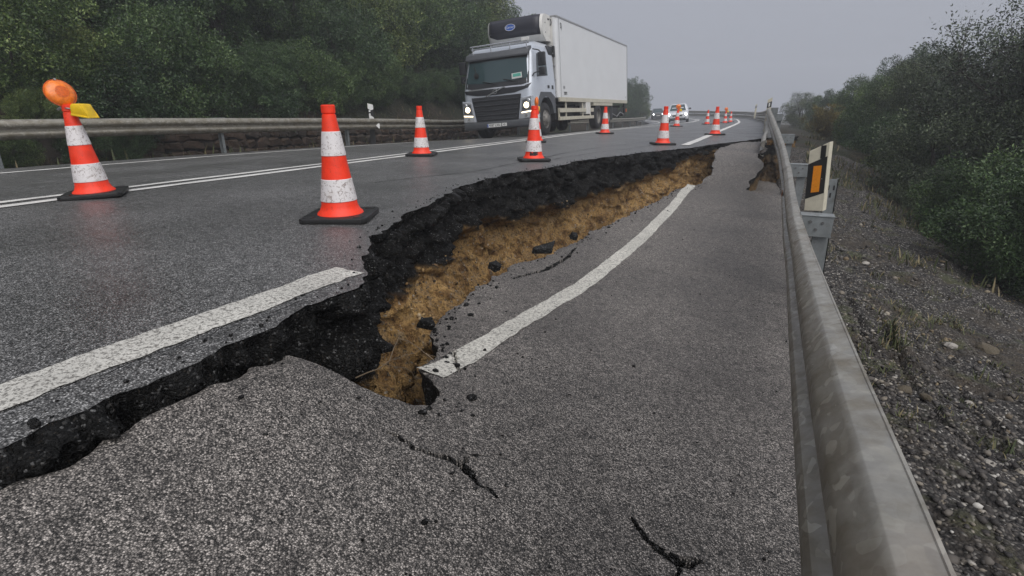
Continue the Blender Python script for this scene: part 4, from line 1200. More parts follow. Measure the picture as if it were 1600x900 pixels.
# headlights
for s in (-1, 1):
    hl = BM().prism([(s * .80, 1.07), (s * 1.125, 1.12), (s * 1.125, .52), (s * .72, .50)], 'y', FY - .055, FY + .12, bevel=.02).build('headlight', M['lens'], truck)
    BM().prism([(s * .845, 1.01), (s * 1.09, 1.055), (s * 1.09, .745), (s * .80, .72)], 'y', FY - .060, FY - .056).build('lamp_recess', M['grey'], hl)
    BM().lathe([(.001, -.03), (.062, -.022), (.082, .0)], 20, Matrix.Translation((s * .955, FY - .062, .87)) @ Matrix.Rotation(R_(90), 4, 'X') @ Matrix.Diagonal((1, 1, -1, 1)), caps=False).build('low_beam', M['lamp'], hl)
    BM().lathe([(.001, -.015), (.05, -.01), (.062, .0)], 16, Matrix.Translation((s * 1.02, FY - .062, .985)) @ Matrix.Rotation(R_(90), 4, 'X') @ Matrix.Diagonal((1, 1, -1, 1)), caps=False).build('high_beam', M['chrome'], hl)
    BM().prism([(s * .80, .69), (s * 1.10, .715), (s * 1.10, .69), (s * .79, .665)], 'y', FY - .063, FY - .056).build('running_light', M['lamp'], hl)
    BM().cyl((s * .93, FY - .064, .59), (s * .93, FY - .055, .59), .045, n=14).build('fog_lamp', M['chrome'], hl)
# number plate
npl = BM().box((-.33, FY - .088, .335), (.13, FY - .074, .435), .003).build('number_plate', M['white'], truck)
BM().box((-.325, FY - .0905, .340), (-.285, FY - .0882, .430)).build('plate_band', M['blue'], npl)
o = link(bpy.data.objects.new('plate_lettering', text_data('plate_lettering', '4587 LXN', .098, M['ink'], bold=.001)), npl)
o.matrix_basis = Matrix.Translation((-.08, FY - .0905, .385)) @ Matrix.Rotation(R_(90), 4, 'X') @ Matrix.Diagonal((.88, 1, 1, 1))
sp2 = BM().box((.16, FY - .088, .345), (.31, FY - .074, .435), .003).build('small_plate', M['white'], truck)
o = link(bpy.data.objects.new('plate_lettering', text_data('plate_lettering', '40', .08, M['ink'])), sp2)
o.matrix_basis = Matrix.Translation((.235, FY - .0905, .390)) @ Matrix.Rotation(R_(90), 4, 'X')
# sun visor, roof bar
BM().prism([(FY + .14, 2.20), (FY + .13, 2.25), (FY + .20, 2.37), (FY + .44, 2.47), (FY + .44, 2.38), (FY + .28, 2.30)], 'x', -1.0, 1.0, bevel=.015).build('sun_visor', M['grey'], truck, angle=40)
rb = BM()
rb.tube([(-.86, FY + .26, 2.60), (.98, FY + .26, 2.60)], .022, 10).tube([(-.86, FY + .30, 2.53), (.98, FY + .30, 2.53)], .020, 10)
for x in (-.8, -.2, .4, .92): rb.cyl((x, FY + .28, 2.40), (x, FY + .27, 2.60), .016, n=8)
rb.build('roof_bar', M['chrome'], truck, angle=40)
sg = BM().box((.80, FY + .20, 2.575), (1.03, FY + .24, 2.66), .006).build('roof_sign', M['white'], truck)
# wipers, sticker, phone holder behind the glass
for x0, x1, z0, z1 in ((.05, -.42, 1.52, 1.585), (.75, .25, 1.52, 1.60)):
    BM().tube([(x0, FY - .055, z0 - .02), (x1, FY - .03 + .05, z1 + .03)], .012, 6).build('wiper', M['ink'], truck)
BM().prism([(.52, 1.60), (.84, 1.615), (.83, 1.76), (.52, 1.745)], 'y', FY + .020, FY + .026).build('windscreen_sticker', M['white'], truck)
BM().prism([(.56, 1.65), (.81, 1.66), (.80, 1.74), (.56, 1.73)], 'y', FY + .014, FY + .0195).build('sticker_print', M['teal'], truck)
nv = BM().lathe([(.001, -.02), (.08, -.01), (.08, .01), (.001, .02)], 14, Matrix.Translation((-.62, FY + .035, 1.79)) @ Matrix.Rotation(R_(90), 4, 'X'), caps=False)
nv.tube([(-.62, FY + .03, 1.86), (-.66, FY + .06, 1.97), (-.74, FY + .14, 2.05)], .012, 6)
nv.build('mirror_arm', M['ink'], truck)
# doors: windows, seams, handle, mirrors
for s in (-1, 1):
    x = s * HW
    def skin(name, poly, mat, o_, par=truck):
        bm_ = bmesh.new()
        V1 = [bm_.verts.new((s * (np.interp(z, [1.45, 2.3, 2.5], [HW, HW - .07, HW - .13]) + o_), y, z)) for y, z in poly]
        V0 = [bm_.verts.new((v.co.x - s * .02, v.co.y, v.co.z)) for v in V1]
        bm_.faces.new(V1); bm_.faces.new(V0[::-1])
        for i in range(len(V1)): bm_.faces.new((V1[i], V1[(i + 1) % len(V1)], V0[(i + 1) % len(V1)], V0[i]))
        bmesh.ops.recalc_face_normals(bm_, faces=bm_.faces[:])
        me_ = bpy.data.meshes.new(name); bm_.to_mesh(me_); bm_.free(); me_.materials.append(mat)
        return link(bpy.data.objects.new(name, me_), par)
    dr = skin('door', [(-.60, 1.12), (.38, 1.12), (.38, 2.34), (-.42, 2.30), (-.62, 1.62)], M['cab'], .004)
    skin('window_frame', [(-.56, 1.63), (.30, 1.70), (.30, 2.28), (-.40, 2.26)], M['dark'], .007, dr)
    skin('window', [(-.51, 1.67), (.26, 1.73), (.26, 2.25), (-.375, 2.23)], M['glass'], .010, dr)
    skin('door_handle', [(.22, 1.34), (.34, 1.34), (.34, 1.42), (.22, 1.42)], M['dark'], .018, dr)
    skin('side_badge', [(.56, 1.32), (.70, 1.32), (.70, 1.43), (.56, 1.43)], M['dark'], .006)
    mr = BM().box((s * 1.17, -.62, 1.90), (s * 1.40, -.52, 2.26), .03, 3).build('mirror', M['dark'], truck, angle=40)
    BM().box((s * 1.18, -.61, 1.66), (s * 1.38, -.50, 1.87), .03, 3).build('lower_mirror', M['dark'], mr, angle=40)
    BM().tube([(s * 1.05, FY + .22, 1.60), (s * 1.15, FY + .16, 1.70), (s * 1.26, -.56, 1.80)], .016, 8).build('mirror_bracket', M['dark'], mr)
    BM().tube([(s * 1.05, FY + .36, 2.36), (s * 1.2, -.58, 2.32), (s * 1.28, -.56, 2.24)], .016, 8).build('mirror_bracket', M['dark'], mr)
# wheels
def wheel_mesh(front=True):
    R0, wd_ = .47, .145
    ty = [( .285, -wd_), (.40, -wd_), (.445, -wd_ + .015), (R0, -wd_ + .05), (R0, wd_ - .05), (.445, wd_ - .015), (.40, wd_), (.285, wd_), (.285, -wd_)]
    rot = Matrix.Rotation(R_(90), 4, 'Y')
    t = BM().lathe(ty, 40, rot, caps=False).data('tyre', M['tyre'], angle=40)
    if front: rm = [(.29, wd_), (.28, wd_ - .03), (.255, wd_ - .05), (.24, wd_ - .03), (.17, wd_ + .01), (.15, wd_ + .03), (.12, wd_ + .075), (.06, wd_ + .085), (.001, wd_ + .085)]
    else: rm = [(.29, wd_), (.28, wd_ - .03), (.26, wd_ - .10), (.18, wd_ - .13), (.15, wd_ - .12), (.13, wd_ - .06), (.05, wd_ - .05), (.001, wd_ - .05)]
    r = BM().lathe(rm, 32, rot, caps=False)
    for a in range(10):
        an = a * .6283; rr_ = .205; zz = wd_ + (.0 if front else -.12)
        p = rot @ Vector((rr_ * math.cos(an), rr_ * math.sin(an), zz - .02)); q = rot @ Vector((rr_ * math.cos(an), rr_ * math.sin(an), zz + .03))
        r.cyl(p, q, .015, n=6)
    return t, r.data('rim', M['rim'], angle=40)
wm = {True: wheel_mesh(True), False: wheel_mesh(False)}
for y, fr in ((.05, True), (5.66, False), (7.06, False)):
    for s in (-1, 1):
        wh = bpy.data.objects.new('wheel', None); link(wh, truck); wh.empty_display_size = .1
        wh.location = (s * (HW - .165), y, .47)
        if s < 0: wh.rotation_euler = (0, 0, math.pi)
        link(bpy.data.objects.new('tyre', wm[fr][0]), wh); link(bpy.data.objects.new('rim', wm[fr][1]), wh)
# front wheel arches
for s in (-1, 1):
    ar = []
    for t in np.linspace(12, 168, 20):
        ar.append((.05 + .60 * math.cos(R_(t)), .50 + .60 * math.sin(R_(t))))
    out = [(.05 + .78, .62), (.05 + .74, 1.10), (.05 + .42, 1.235), (.05 - .42, 1.225), (.05 - .62, 1.0), (.05 - .66, .62)]
    BM().prism(ar + out[::-1], 'x', s * (HW - .36), s * (HW + .012)).build('wheel_arch', M['grey'], truck)
    BM().box((s * (HW - .3), .76, .40), (s * (HW + .005), .80, .95), .005).build('mud_flap', M['chassis'], truck)
    BM().prism([(-.50, .52), (-.47, 1.1), (-.60, 1.1), (FY + .1, 1.1), (FY + .1, .52)], 'x', s * (HW - .3), s * (HW + .003), bevel=.01).build('step_panel', M['cab'], truck)
# chassis, axles, stacks
ch_ = BM()
for s in (-1, 1): ch_.box((s * .42 - .05, -.7, .62), (s * .42 + .05, 9.9, .88))
for y in (.05, 5.66, 7.06): ch_.cyl((-.9, y, .47), (.9, y, .47), .07, n=10)
for y in (1.2, 3.2, 5.0, 8.2, 9.6): ch_.box((-.95, y, .80), (.95, y + .08, .90))
ch_.box((-.9, 2.0, .35), (-.3, 4.6, .80), .04).box((.30, 1.5, .42), (.98, 3.0, .82), .05).cyl((-.3, 3.4, .62), (-.3, 4.8, .62), .24, n=16).box((-.7, -.6, .45), (.7, 1.0, .98))
ch_.build('chassis', M['chassis'], truck)
st = BM().cyl((.94, 1.00, 1.15), (.94, 1.00, 2.42), .045, n=12).cyl((1.02, .94, 1.2), (1.02, .94, 2.60), .022, n=8).cyl((1.05, 1.05, 1.2), (1.05, 1.05, 2.5), .018, n=8)
for z in (1.25, 1.6, 2.0, 2.35): st.box((.86, .92, z), (1.08, 1.08, z + .03))
st.build('intake_stack', M['trim'], truck)
BM().box((.55, .55, 2.28), (1.05, 1.0, 2.56), .04, 3).build('air_intake', M['dark'], truck, angle=40)
BM().box((1.02, .93, 2.26), (1.09, 1.06, 2.58), .012).build('intake_cap', M['ink'], truck)
# box body
BY0, BY1, BZ0, BZ1 = 1.18, 10.36, 1.10, 3.46
body = BM().box((-HW, BY0 + .10, BZ0), (HW, BY1, BZ1 - .05), .01).build('box_body', M['box'], truck)
BM().box((-HW + .06, BY0, BZ0), (HW - .06, BY0 + .11, BZ1 - .04), .01).build('front_wall', M['unit_white'], truck)
for s in (-1, 1):
    BM().lathe([(.105, BZ0), (.105, BZ1 - .04)], 20, Matrix.Translation((s * (HW - .10), BY0 + .10, 0))).build('corner_pillar', M['box'], truck, angle=40)
    BM().box((s * HW - .004, BY0 + .205, BZ0), (s * HW + s * .004 + .004, BY0 + .222, BZ1 - .06)).build('panel_seam', M['trim'], truck)
    BM().box((s * (HW - .05), BY0 + .02, BZ1 - .06), (s * (HW + .012), BY1 + .01, BZ1), .008).build('roof_rail', M['trim'], truck)
    BM().box((s * (HW - .05), BY0 + .05, BZ0 - .13), (s * (HW + .010), BY1, BZ0 + .005), .008).build('bottom_rail', M['cream'], truck)
    BM().box((s * (HW - .05), BY1 - .06, BZ0), (s * (HW + .011), BY1 + .02, BZ1 - .06), .006).build('rear_post', M['trim'], truck)
BM().box((-HW + .05, BY0 + .0, BZ1 - .05), (HW - .05, BY1, BZ1 - .004)).build('roof', M['trim'], truck)
BM().box((-HW, BY0 - .005, BZ1 - .05), (HW, BY0 + .06, BZ1 + .004), .01).build('roof_edge', M['trim'], truck)
# printed marks on the side
def mark(name, y, z, txt, size, mat):
    o_ = link(bpy.data.objects.new(name, text_data(name, txt, size, mat, bold=.004)), truck)
    o_.matrix_basis = Matrix.Translation((HW + .0045, y, z)) @ Matrix(((0, 0, 1, 0), (1, 0, 0, 0), (0, 1, 0, 0), (0, 0, 0, 1)))
mark('logo_print', BY0 + .42, 3.20, 'S)', .22, M['ink']); mark('side_print', BY0 + .50, 1.40, 'II II', .12, M['grey']); mark('side_print', BY0 + .62, 1.24, 'mm', .20, M['ink']); mark('side_print', BY1 - .28, 1.24, 'o', .16, M['grey'])
BM().lathe([(.055, -.012), (.075, -.012), (.075, .012), (.055, .012), (.055, -.012)], 14, Matrix.Translation((.90, BY0 - .01, 3.28)) @ Matrix.Rotation(R_(90), 4, 'X') @ Matrix.Diagonal((1, 1.5, 1, 1)), caps=False).build('marker_ring', M['grey'], truck)
# refrigeration unit above the cab
UX, UY0, UY1, UZ0, UZ1 = .92, BY0 - .78, BY0 - .005, 2.72, 3.44
sec = []
for x, k_ in ((-UX, .80), (-UX + .06, .92), (-UX + .16, 1.0), (0, 1.04), (UX - .16, 1.0), (UX - .06, .94), (UX, .86)):
    c_ = []
    for y, z in ((UY1, UZ0 + .02), (UY0 + .34, UZ0), (UY0 + .10, UZ0 + .16), (UY0, UZ0 + .34), (UY0 + .03, UZ1 - .14), (UY0 + .12, UZ1 - .02), (UY0 + .30, UZ1 + .03), (UY1, UZ1 + .02)):
        c_.append((x, UY1 + (y - UY1) * k_, z))
    sec.append(c_)
un = grid('refrigeration_unit', np.array(sec), M['unit_white'], truck, smooth=True, close_m=True)
bm = bmesh.new(); bm.from_mesh(un.data); bm.verts.ensure_lookup_table()
bm.faces.new([bm.verts[i] for i in range(8)]); bm.faces.new([bm.verts[6 * 8 + i] for i in range(8)][::-1])
bmesh.ops.recalc_face_normals(bm, faces=bm.faces[:]); bm.to_mesh(un.data); bm.free(); un.data.set_sharp_from_angle(angle=R_(32))
# dark front grille of the unit
yc = lambda x: UY1 + (UY0 - UY1) * float(np.interp(abs(x), [0, UX - .16, UX - .06], [1.04, 1.0, .93]))
g_ = []
for x in np.linspace(-.80, .86, 15):
    k_ = yc(x) ; zt = UZ1 - .12
    lowz = UZ0 + .17 + .10 * max(0, (-x - .55) / .25)
    yl = float(np.interp(lowz, [UZ0, UZ0 + .16, UZ0 + .34], [.34, .10, 0]))
    g_.append([(x, k_ - .012 + yl, lowz), (x, k_ - .014, UZ0 + .36), (x, k_ + .02, zt), (x, k_ + .10, UZ1 - .01)])
gg = grid('unit_grille', np.array(g_), M['unit_dark'], truck, smooth=True)
md = gg.modifiers.new('thick', 'SOLIDIFY'); md.thickness = .012; md.offset = 0
ov = BM().lathe([(.001, .004), (.165, .004), (.165, -.004)], 28, Matrix.Translation((-.06, UY0 - .035, UZ1 - .27)) @ Matrix.Rotation(R_(82), 4, 'X') @ Matrix.Diagonal((1, .52, 1, 1)), caps=False).build('badge', M['blue'], truck)
BM().lathe([(.150, -.002), (.178, -.002), (.178, .006), (.150, .006), (.150, -.002)], 28, Matrix.Translation((-.06, UY0 - .036, UZ1 - .27)) @ Matrix.Rotation(R_(82), 4, 'X') @ Matrix.Diagonal((1, .56, 1, 1)), caps=False).build('badge_rim', M['chrome'], ov)
o = link(bpy.data.objects.new('badge_lettering', text_data('badge_lettering', 'Carrier', .085, M['white'])), ov)
o.matrix_basis = Matrix.Translation((-.06, UY0 - .045, UZ1 - .268)) @ Matrix.Rotation(R_(82), 4, 'X')
BM().box((-.55, UY0 + .30, UZ0 - .12), (.75, UY1, UZ0 + .01), .03).build('unit_tray', M['grey'], truck)
for y, z in ((UY0 + .36, UZ0 + .50), (UY0 + .37, UZ0 + .24)):
    BM().cyl((UX - .002, y, z), (UX + .008, y, z), .018, n=10).build('unit_fastener', M['ink'], truck)
BM().box((UX - .004, UY1 - .22, UZ0 + .16), (UX + .006, UY1 - .04, UZ0 + .58), .004).build('unit_hatch', M['unit_white'], truck)
BM().box((UX - .002, UY1 - .20, UZ0 + .60), (UX + .006, UY1 - .08, UZ0 + .65)).build('unit_vent', M['ink'], truck)
BM().tube([(.55, UY1 - .15, UZ0 - .02), (.55, UY1 - .2, 2.5)], .06, 10).build('unit_hose', M['ink'], truck)
# side guards, tool box, mudguards, tail lift
for s in (-1, 1):
    for z0, z1 in ((.64, .77), (.40, .51)):
        BM().box((s * (HW - .05), 1.22, z0), (s * HW, 4.95, z1), .006).build('side_guard', M['cream'], truck)
    for y in (1.22, 1.9, 3.7, 4.62):
        BM().box((s * (HW - .075), y, .40 if y < 1.3 else .5), (s * (HW - .048), y + .10, .98 if y > 1.3 else .78)).build('guard_upright', M['cream'], truck)
    BM().box((s * (HW - .25), 3.98, .56), (s * (HW + .008), 4.50, .99), .02).build('tool_box', M['unit_white'], truck)
    BM().box((s * (HW - .36), 4.98, .86), (s * (HW - .004), 7.72, .97), .01).build('mudguard', M['cream'], truck)
    BM().box((s * (HW - .34), 7.66, .30), (s * (HW - .008), 7.70, .86)).build('mud_flap', M['grey'], truck)
tl = BM().box((-1.0, 7.85, .38), (.98, 9.2, .80), .03).box((-1.05, 9.75, .42), (1.05, 10.3, .56), .02).box((-1.08, 10.0, .56), (-1.0, 10.2, .98)).box((1.0, 10.0, .56), (1.08, 10.2, .98))
for s in (-1, 1):
    tl.tube([(s * .9, 8.3, .75), (s * .98, 9.3, .40), (s * .98, 10.1, .85)], .04, 8).tube([(s * 1.02, 8.6, .45), (s * 1.02, 9.9, .80)], .03, 8)
tl.build('tail_lift', M['chassis'], truck)
for s in (-1, 1):
    BM().box((s * 1.0, 10.30, .60), (s * 1.10, 10.36, .74), .01).build('rear_lamp', M['amber_dark'], truck)
    BM().tube([(s * 1.03, 8.0, .55), (s * 1.05, 8.7, .42), (s * 1.05, 9.3, .60), (s * 1.05, 9.9, .5)], .018, 6).build('lift_arm', M['trim'], truck)

# ------------------------------------------------------------------ oncoming cars
def make_car():
    root = empty('car')
    body = BM().prism([(-1.86, .24), (-1.90, .52), (-1.78, .74), (-1.0, .90), (1.70, .95), (1.88, .72), (1.88, .26)], 'x', -.80, .80, bevel=.09, seg=3).build('body', M['car_white'], root, angle=35)
    ring = lambda z, y0, y1, hw: [(-hw, y0 + .12, z), (-hw * .6, y0, z), (hw * .6, y0, z), (hw, y0 + .12, z), (hw, y1 - .1, z), (hw * .7, y1, z), (-hw * .7, y1, z), (-hw, y1 - .1, z)]
    P = np.array([ring(.86, -1.02, 1.74, .76), ring(1.10, -.72, 1.60, .72), ring(1.34, -.34, 1.40, .62), ring(1.40, -.20, 1.28, .55)])
    cbn = grid('cabin', P, M['car_white'], root, close_m=True)
    bm = bmesh.new(); bm.from_mesh(cbn.data); bm.verts.ensure_lookup_table(); bm.faces.new([bm.verts[24 + i] for i in range(8)])
    bmesh.ops.recalc_face_normals(bm, faces=bm.faces[:]); bm.to_mesh(cbn.data); bm.free()
    BM().poly([(-.60, -1.005, .90), (.60, -1.005, .90), (.48, -.37, 1.34), (-.48, -.37, 1.34)]).build('windscreen', M['glass'], root)
    for s in (-1, 1):
        BM().poly([(s * .765, -.72, .93), (s * .765, 1.3, .95), (s * .645, 1.15, 1.30), (s * .650, -.18, 1.30)]).build('side_window', M['glass'], root)
        hl = BM().prism([(s * .42, .66), (s * .78, .74), (s * .80, .60), (s * .50, .54)], 'y', -1.90, -1.70, bevel=.02).build('headlight', M['lens'], root)
        BM().lathe([(.001, -.02), (.09, 0)], 16, Matrix.Translation((s * .62, -1.915, .64)) @ Matrix.Rotation(R_(90), 4, 'X'), caps=False).build('beam', M['lamp_cool'], hl)
        BM().box((s * .82, -.78, .94), (s * .98, -.66, 1.06), .02).build('mirror', M['dark'], root)
        BM().cyl((s * .60, -1.905, .38), (s * .60, -1.87, .38), .06, n=12).build('fog_lamp', M['chrome'], root)
        for y in (-1.15, 1.15):
            wh = bpy.data.objects.new('wheel', None); link(wh, root); wh.location = (s * .72, y, .30)
            if s < 0: wh.rotation_euler = (0, 0, math.pi)
            BM().lathe([(.19, -.10), (.28, -.10), (.30, -.06), (.30, .06), (.28, .10), (.19, .10)], 24, Matrix.Rotation(R_(90), 4, 'Y'), caps=False).build('tyre', M['tyre'], wh, angle=40)
            BM().lathe([(.20, .09), (.17, .06), (.05, .08), (.001, .08)], 20, Matrix.Rotation(R_(90), 4, 'Y'), caps=False).build('rim', M['rim'], wh, angle=40)
    BM().prism([(-.40, .60), (.40, .60), (.32, .48), (-.32, .48)], 'y', -1.915, -1.88).build('grille', M['dark'], root)
    BM().prism([(-.62, .36), (.62, .36), (.55, .26), (-.55, .26)], 'y', -1.905, -1.85).build('air_intake', M['dark'], root)
    BM().box((-.24, -1.925, .39), (.24, -1.905, .48)).build('number_plate', M['white'], root)
    BM().box((-.74, -1.7, .17), (.74, 1.7, .30)).build('underbody', M['chassis'], root)
    return root
car = make_car()
for o_, s_, d_, lab in ((car, 51.0, -5.0, 'white oncoming car with bright headlights in the far lane'), (None, 73.0, -5.2, 'dark second car with headlights on, farther back round the bend')):
    c = o_ or copy_tree(car)
    x, y = rp(s_, d_)
    c.location = (float(x), float(y), float(zroad(s_, d_)) + .01)
    c.rotation_euler = (0, -R_(4.2), rdir(s_) + .06)
    c.scale = (1.12, 1.12, 1.12) if o_ else (.85, .85, .85)
    if not o_: c.rotation_euler = (0, -R_(3), math.atan2(-float(x), float(y)) + .05)
    if not o_:
        for ch in c.children:
            if ch.name.split('.')[0] in ('body', 'cabin'):
                ch.data = ch.data.copy(); ch.data.materials[0] = M['grey']
    tag(c, lab, 'car', 'oncoming cars')

# ------------------------------------------------------------------ trees and shrubs
def crown_mesh(name, seed, ncl, nleaf, leaf, mat, rs=(.24, .42), rc=(.25, .80), thick=(.55, 1.06), flat=.85, up=0.0, narrow=.42):
    r = np.random.default_rng(seed)
    def sph(n):
        v = r.normal(size=(n, 3)); return v / np.linalg.norm(v, axis=1)[:, None]
    nsp = 70
    C = np.concatenate([sph(ncl) * r.uniform(*rc, ncl)[:, None], sph(nsp) * r.uniform(.88, 1.12, nsp)[:, None]]); C[:, 2] *= flat
    CR = np.concatenate([r.uniform(*rs, ncl), r.uniform(.05, .11, nsp)]); ncl += nsp; CT = r.uniform(-.26, .26, ncl)
    w = CR ** 2; k = r.choice(ncl, nleaf, p=w / w.sum())
    dirs = sph(nleaf)
    rad = CR[k] * r.uniform(*thick, nleaf) * (1 + .25 * r.normal(size=nleaf) * .5)
    pos = C[k] + dirs * rad[:, None]
    ax = sph(nleaf) * .8 + dirs * .7 + np.array([0, 0, up]); ax /= np.linalg.norm(ax, axis=1)[:, None]
    sd = np.cross(ax, sph(nleaf)); sd /= np.linalg.norm(sd, axis=1)[:, None] + 1e-9
    L = leaf * r.uniform(.6, 1.35, nleaf)[:, None]; Wd = L * narrow
    nn = np.cross(ax, sd)
    V = np.stack([pos, pos + ax * L * .45 + sd * Wd * .5 + nn * L * .06, pos + ax * L, pos + ax * L * .45 - sd * Wd * .5 + nn * L * .06], 1)
    rn = np.clip(.45 + CT[k] + r.normal(size=nleaf) * .24, 0, 1)
    F = np.arange(nleaf * 4).reshape(-1, 4)
    V = V + np.array([0, 0, 1.1])
    me_o = mesh_np(name, V.reshape(-1, 3), F, mat, None, False, {'rnd': np.repeat(rn, 4)})
    me = me_o.data; bpy.data.objects.remove(me_o)
    me['centres'] = [float(q) for q in (C + np.array([0, 0, 1.1]))[:14].ravel()]
    return me
def trunk_mesh(name, me, seed, twigs=0, r0=.06):
    r = np.random.default_rng(seed)
    cs = np.array(me['centres']).reshape(-1, 3)
    bm = BM()
    bm.cyl((0, 0, -.15), (.02, .02, .45), r0, r0 * .8, n=8, caps=False)
    for c in cs:
        a = Vector((.02, .02, .42)); c = Vector(c); m = a.lerp(c, .5) + Vector(r.uniform(-.08, .08, 3))
        bm.cyl(a, m, r0 * .5, r0 * .32, n=6, caps=False); bm.cyl(m, c, r0 * .32, r0 * .1, n=5, caps=False)
        for q in range(twigs):
            e = c + Vector(r.normal(size=3)) * .22; st_ = m.lerp(c, r.uniform(.3, 1))
            bm.cyl(st_, e, r0 * .10, r0 * .04, n=4, caps=False)
    return bm.data(name, M['bark'])
KINDS = {}
for kd, seeds in (('dense', (1, 2, 3, 4)),):
    for sd in seeds:
        me = crown_mesh('crown', sd, 64, 62000, .036, M['leaf'], rs=(.13, .30), rc=(.50, .90), thick=(.60, 1.08))
        KINDS[f'dense{sd}'] = (me, trunk_mesh('trunk', me, sd))
me = crown_mesh('crown', 21, 70, 26000, .034, M['leaf_grey'], rs=(.16, .30), rc=(.30, .95), thick=(.2, 1.15)); KINDS['open'] = (me, trunk_mesh('trunk', me, 21, 10, .05))
me = crown_mesh('crown', 22, 60, 48000, .036, M['leaf_grey'], rs=(.14, .30), rc=(.45, .92), thick=(.5, 1.1)); KINDS['grey'] = (me, trunk_mesh('trunk', me, 22, 3))
me = crown_mesh('crown', 23, 40, 14000, .11, M['leaf_broom'], rs=(.2, .36), rc=(.2, .72), thick=(.3, 1.1), up=.9, narrow=.16); KINDS['broom'] = (me, trunk_mesh('trunk', me, 23, 3, .03))
def tree(kind, x, y, z, r, label, group, name='shrub', rz=None, sz=1.0, flat=1.0):
    t = empty(name, (x, y, z), random.uniform(0, 6.28) if rz is None else rz)
    t.scale = (r * flat, r * flat, r * sz)
    cm, tm = KINDS[kind]
    link(bpy.data.objects.new('trunk', tm), t); link(bpy.data.objects.new('crown', cm), t)
    tag(t, label, 'tree' if name.endswith('tree') else 'shrub', group)
    return t
GL, GR = 'evergreen shrubs on the bank beyond the far guardrail', 'shrubs on the slope behind the near guardrail'
left_trees = [  # s, d, radius, lift, label
    (4.9, -10.4, 1.45, -.3, 'dark evergreen shrub at the left picture edge above the far guardrail'),
    (6.2, -10.0, 1.15, -.8, 'low leafy shrub just behind the round amber beacon'),
    (7.4, -10.2, 1.35, -.5, 'rounded evergreen shrub to the right of the amber beacon'),
    (9.4, -10.1, 1.1, -.7, 'low shrub by the rail left of the large scuffed cone'),
    (11.3, -10.4, 1.2, -.5, 'evergreen shrub directly behind the large scuffed cone'),
    (13.6, -10.9, 1.45, -.1, 'bushy green shrub behind the black and white delineator'),
    (16.2, -11.7, 1.75, .1, 'broad green shrub overhanging the earth bank left of the truck'),
    (19.0, -12.2, 1.75, .2, 'dense shrub just left of the truck cab'),
    (22.2, -12.0, 2.0, .0, 'tall shrub partly hidden behind the truck cab'),
    (6.2, -13.2, 2.1, 0, 'large dark tree crown in the top left corner'),
    (8.6, -13.4, 2.2, 0, 'large tree crown above the amber beacon at the top edge'),
    (11.4, -13.6, 2.3, 0, 'broad tree crown above and left of the large scuffed cone'),
    (15.0, -14.0, 2.4, 0, 'tall tree crown above the large scuffed cone'),
    (18.6, -14.4, 2.5, 0, 'tall tree crown above the cone beside the centre line'),
    (22.6, -14.6, 2.6, 0, 'tall tree crown left of the refrigeration unit'),
    (27.0, -14.2, 2.7, 0, 'hazy tree crown behind the refrigeration unit'),
    (31.5, -13.6, 2.6, -.3, 'hazy tree whose crown meets the sky behind the truck roof'),
    (10.5, -17.0, 2.8, 0, 'upper hillside tree behind the first row, left'),
    (16.0, -17.5, 2.9, 0, 'upper hillside tree behind the first row, middle'),
    (22.0, -18.0, 3.0, 0, 'upper hillside tree behind the first row, towards the truck'),
    (29.0, -18.0, 3.0, -.5, 'upper hillside tree fading into the fog behind the truck'),
    (36.5, -11.6, 2.3, -.2, 'foggy tree behind the middle of the truck body'),
    (41.0, -11.0, 2.2, -.2, 'foggy tree hidden mostly by the truck box'),
    (45.0, -10.4, 2.0, .0, "grey foggy tree rising beside the truck's rear corner"),
    (51.0, -10.2, 2.0, .0, "second foggy tree right of the truck's rear corner"),
    (57.5, -10.4, 2.1, .2, 'foggy shrub where the left bank nears the bend'),
    (61.0, -9.6, 1.5, .2, 'last low foggy shrub where the left bank meets the bend'),
    (6.5, -15.6, 2.4, .3, 'dark hillside tree filling the gap above the low shrubs, far left'),
    (10.0, -15.2, 2.2, .3, 'dark hillside tree filling the gap between beacon and scuffed cone'),
    (13.0, -15.4, 2.3, .3, 'dark hillside tree above the gap behind the scuffed cone'),
    (17.0, -15.8, 2.4, .3, 'dark hillside tree above the delineator'),
    (20.5, -16.2, 2.4, .3, 'dark hillside tree above the centre line cone'),
    (25.0, -16.4, 2.6, .3, 'dark hillside tree beside the refrigeration unit'),
]
ORD = ['first', 'second', 'third', 'fourth', 'fifth', 'sixth', 'seventh', 'eighth', 'ninth', 'tenth', 'eleventh', 'twelfth', 'thirteenth', 'fourteenth', 'fifteenth', 'sixteenth']
for i, q_ in enumerate(np.arange(5.6, 31, 2.3)): left_trees.append((float(q_), -12.0 - .5 * random.random(), 1.45 + .25 * random.random(), .15, f'mid height shrub in the hillside thicket, {ORD[i]} from the left edge'))
for i, q_ in enumerate(np.arange(4.0, 6.2, .6)): left_trees.append((float(q_), -9.45 - .2 * random.random(), .42 + .12 * random.random(), .1, f'small dark weed bush under the far guardrail, {ORD[i]} from the left edge'))
for i, q_ in enumerate(np.arange(4.9, 14.5, 1.05)): left_trees.append((float(q_), -10.15 - .25 * random.random(), .62 + .25 * random.random(), .1, f'low leafy shrub right behind the far guardrail, {ORD[i]} from the left edge'))
for i, q_ in enumerate(np.arange(15.0, 34, 1.7)): left_trees.append((float(q_), -10.5 - .5 * random.random(), .65 + .3 * random.random(), .1, f'low shrub on the earth bank by the truck, {ORD[i]} from the left'))
for i, (s_, d_, r_, lf, lab) in enumerate(left_trees):
    x, y = rp(s_, d_); z = float(ground_z(np.array([float(x)]), np.array([float(y)]))[0])
    tree(f'dense{1 + i % 4}', float(x), float(y), z - .42 * r_ + lf * .6, r_, lab, GL, 'tree' if r_ > 1.95 else 'shrub', sz=random.uniform(.92, 1.12))
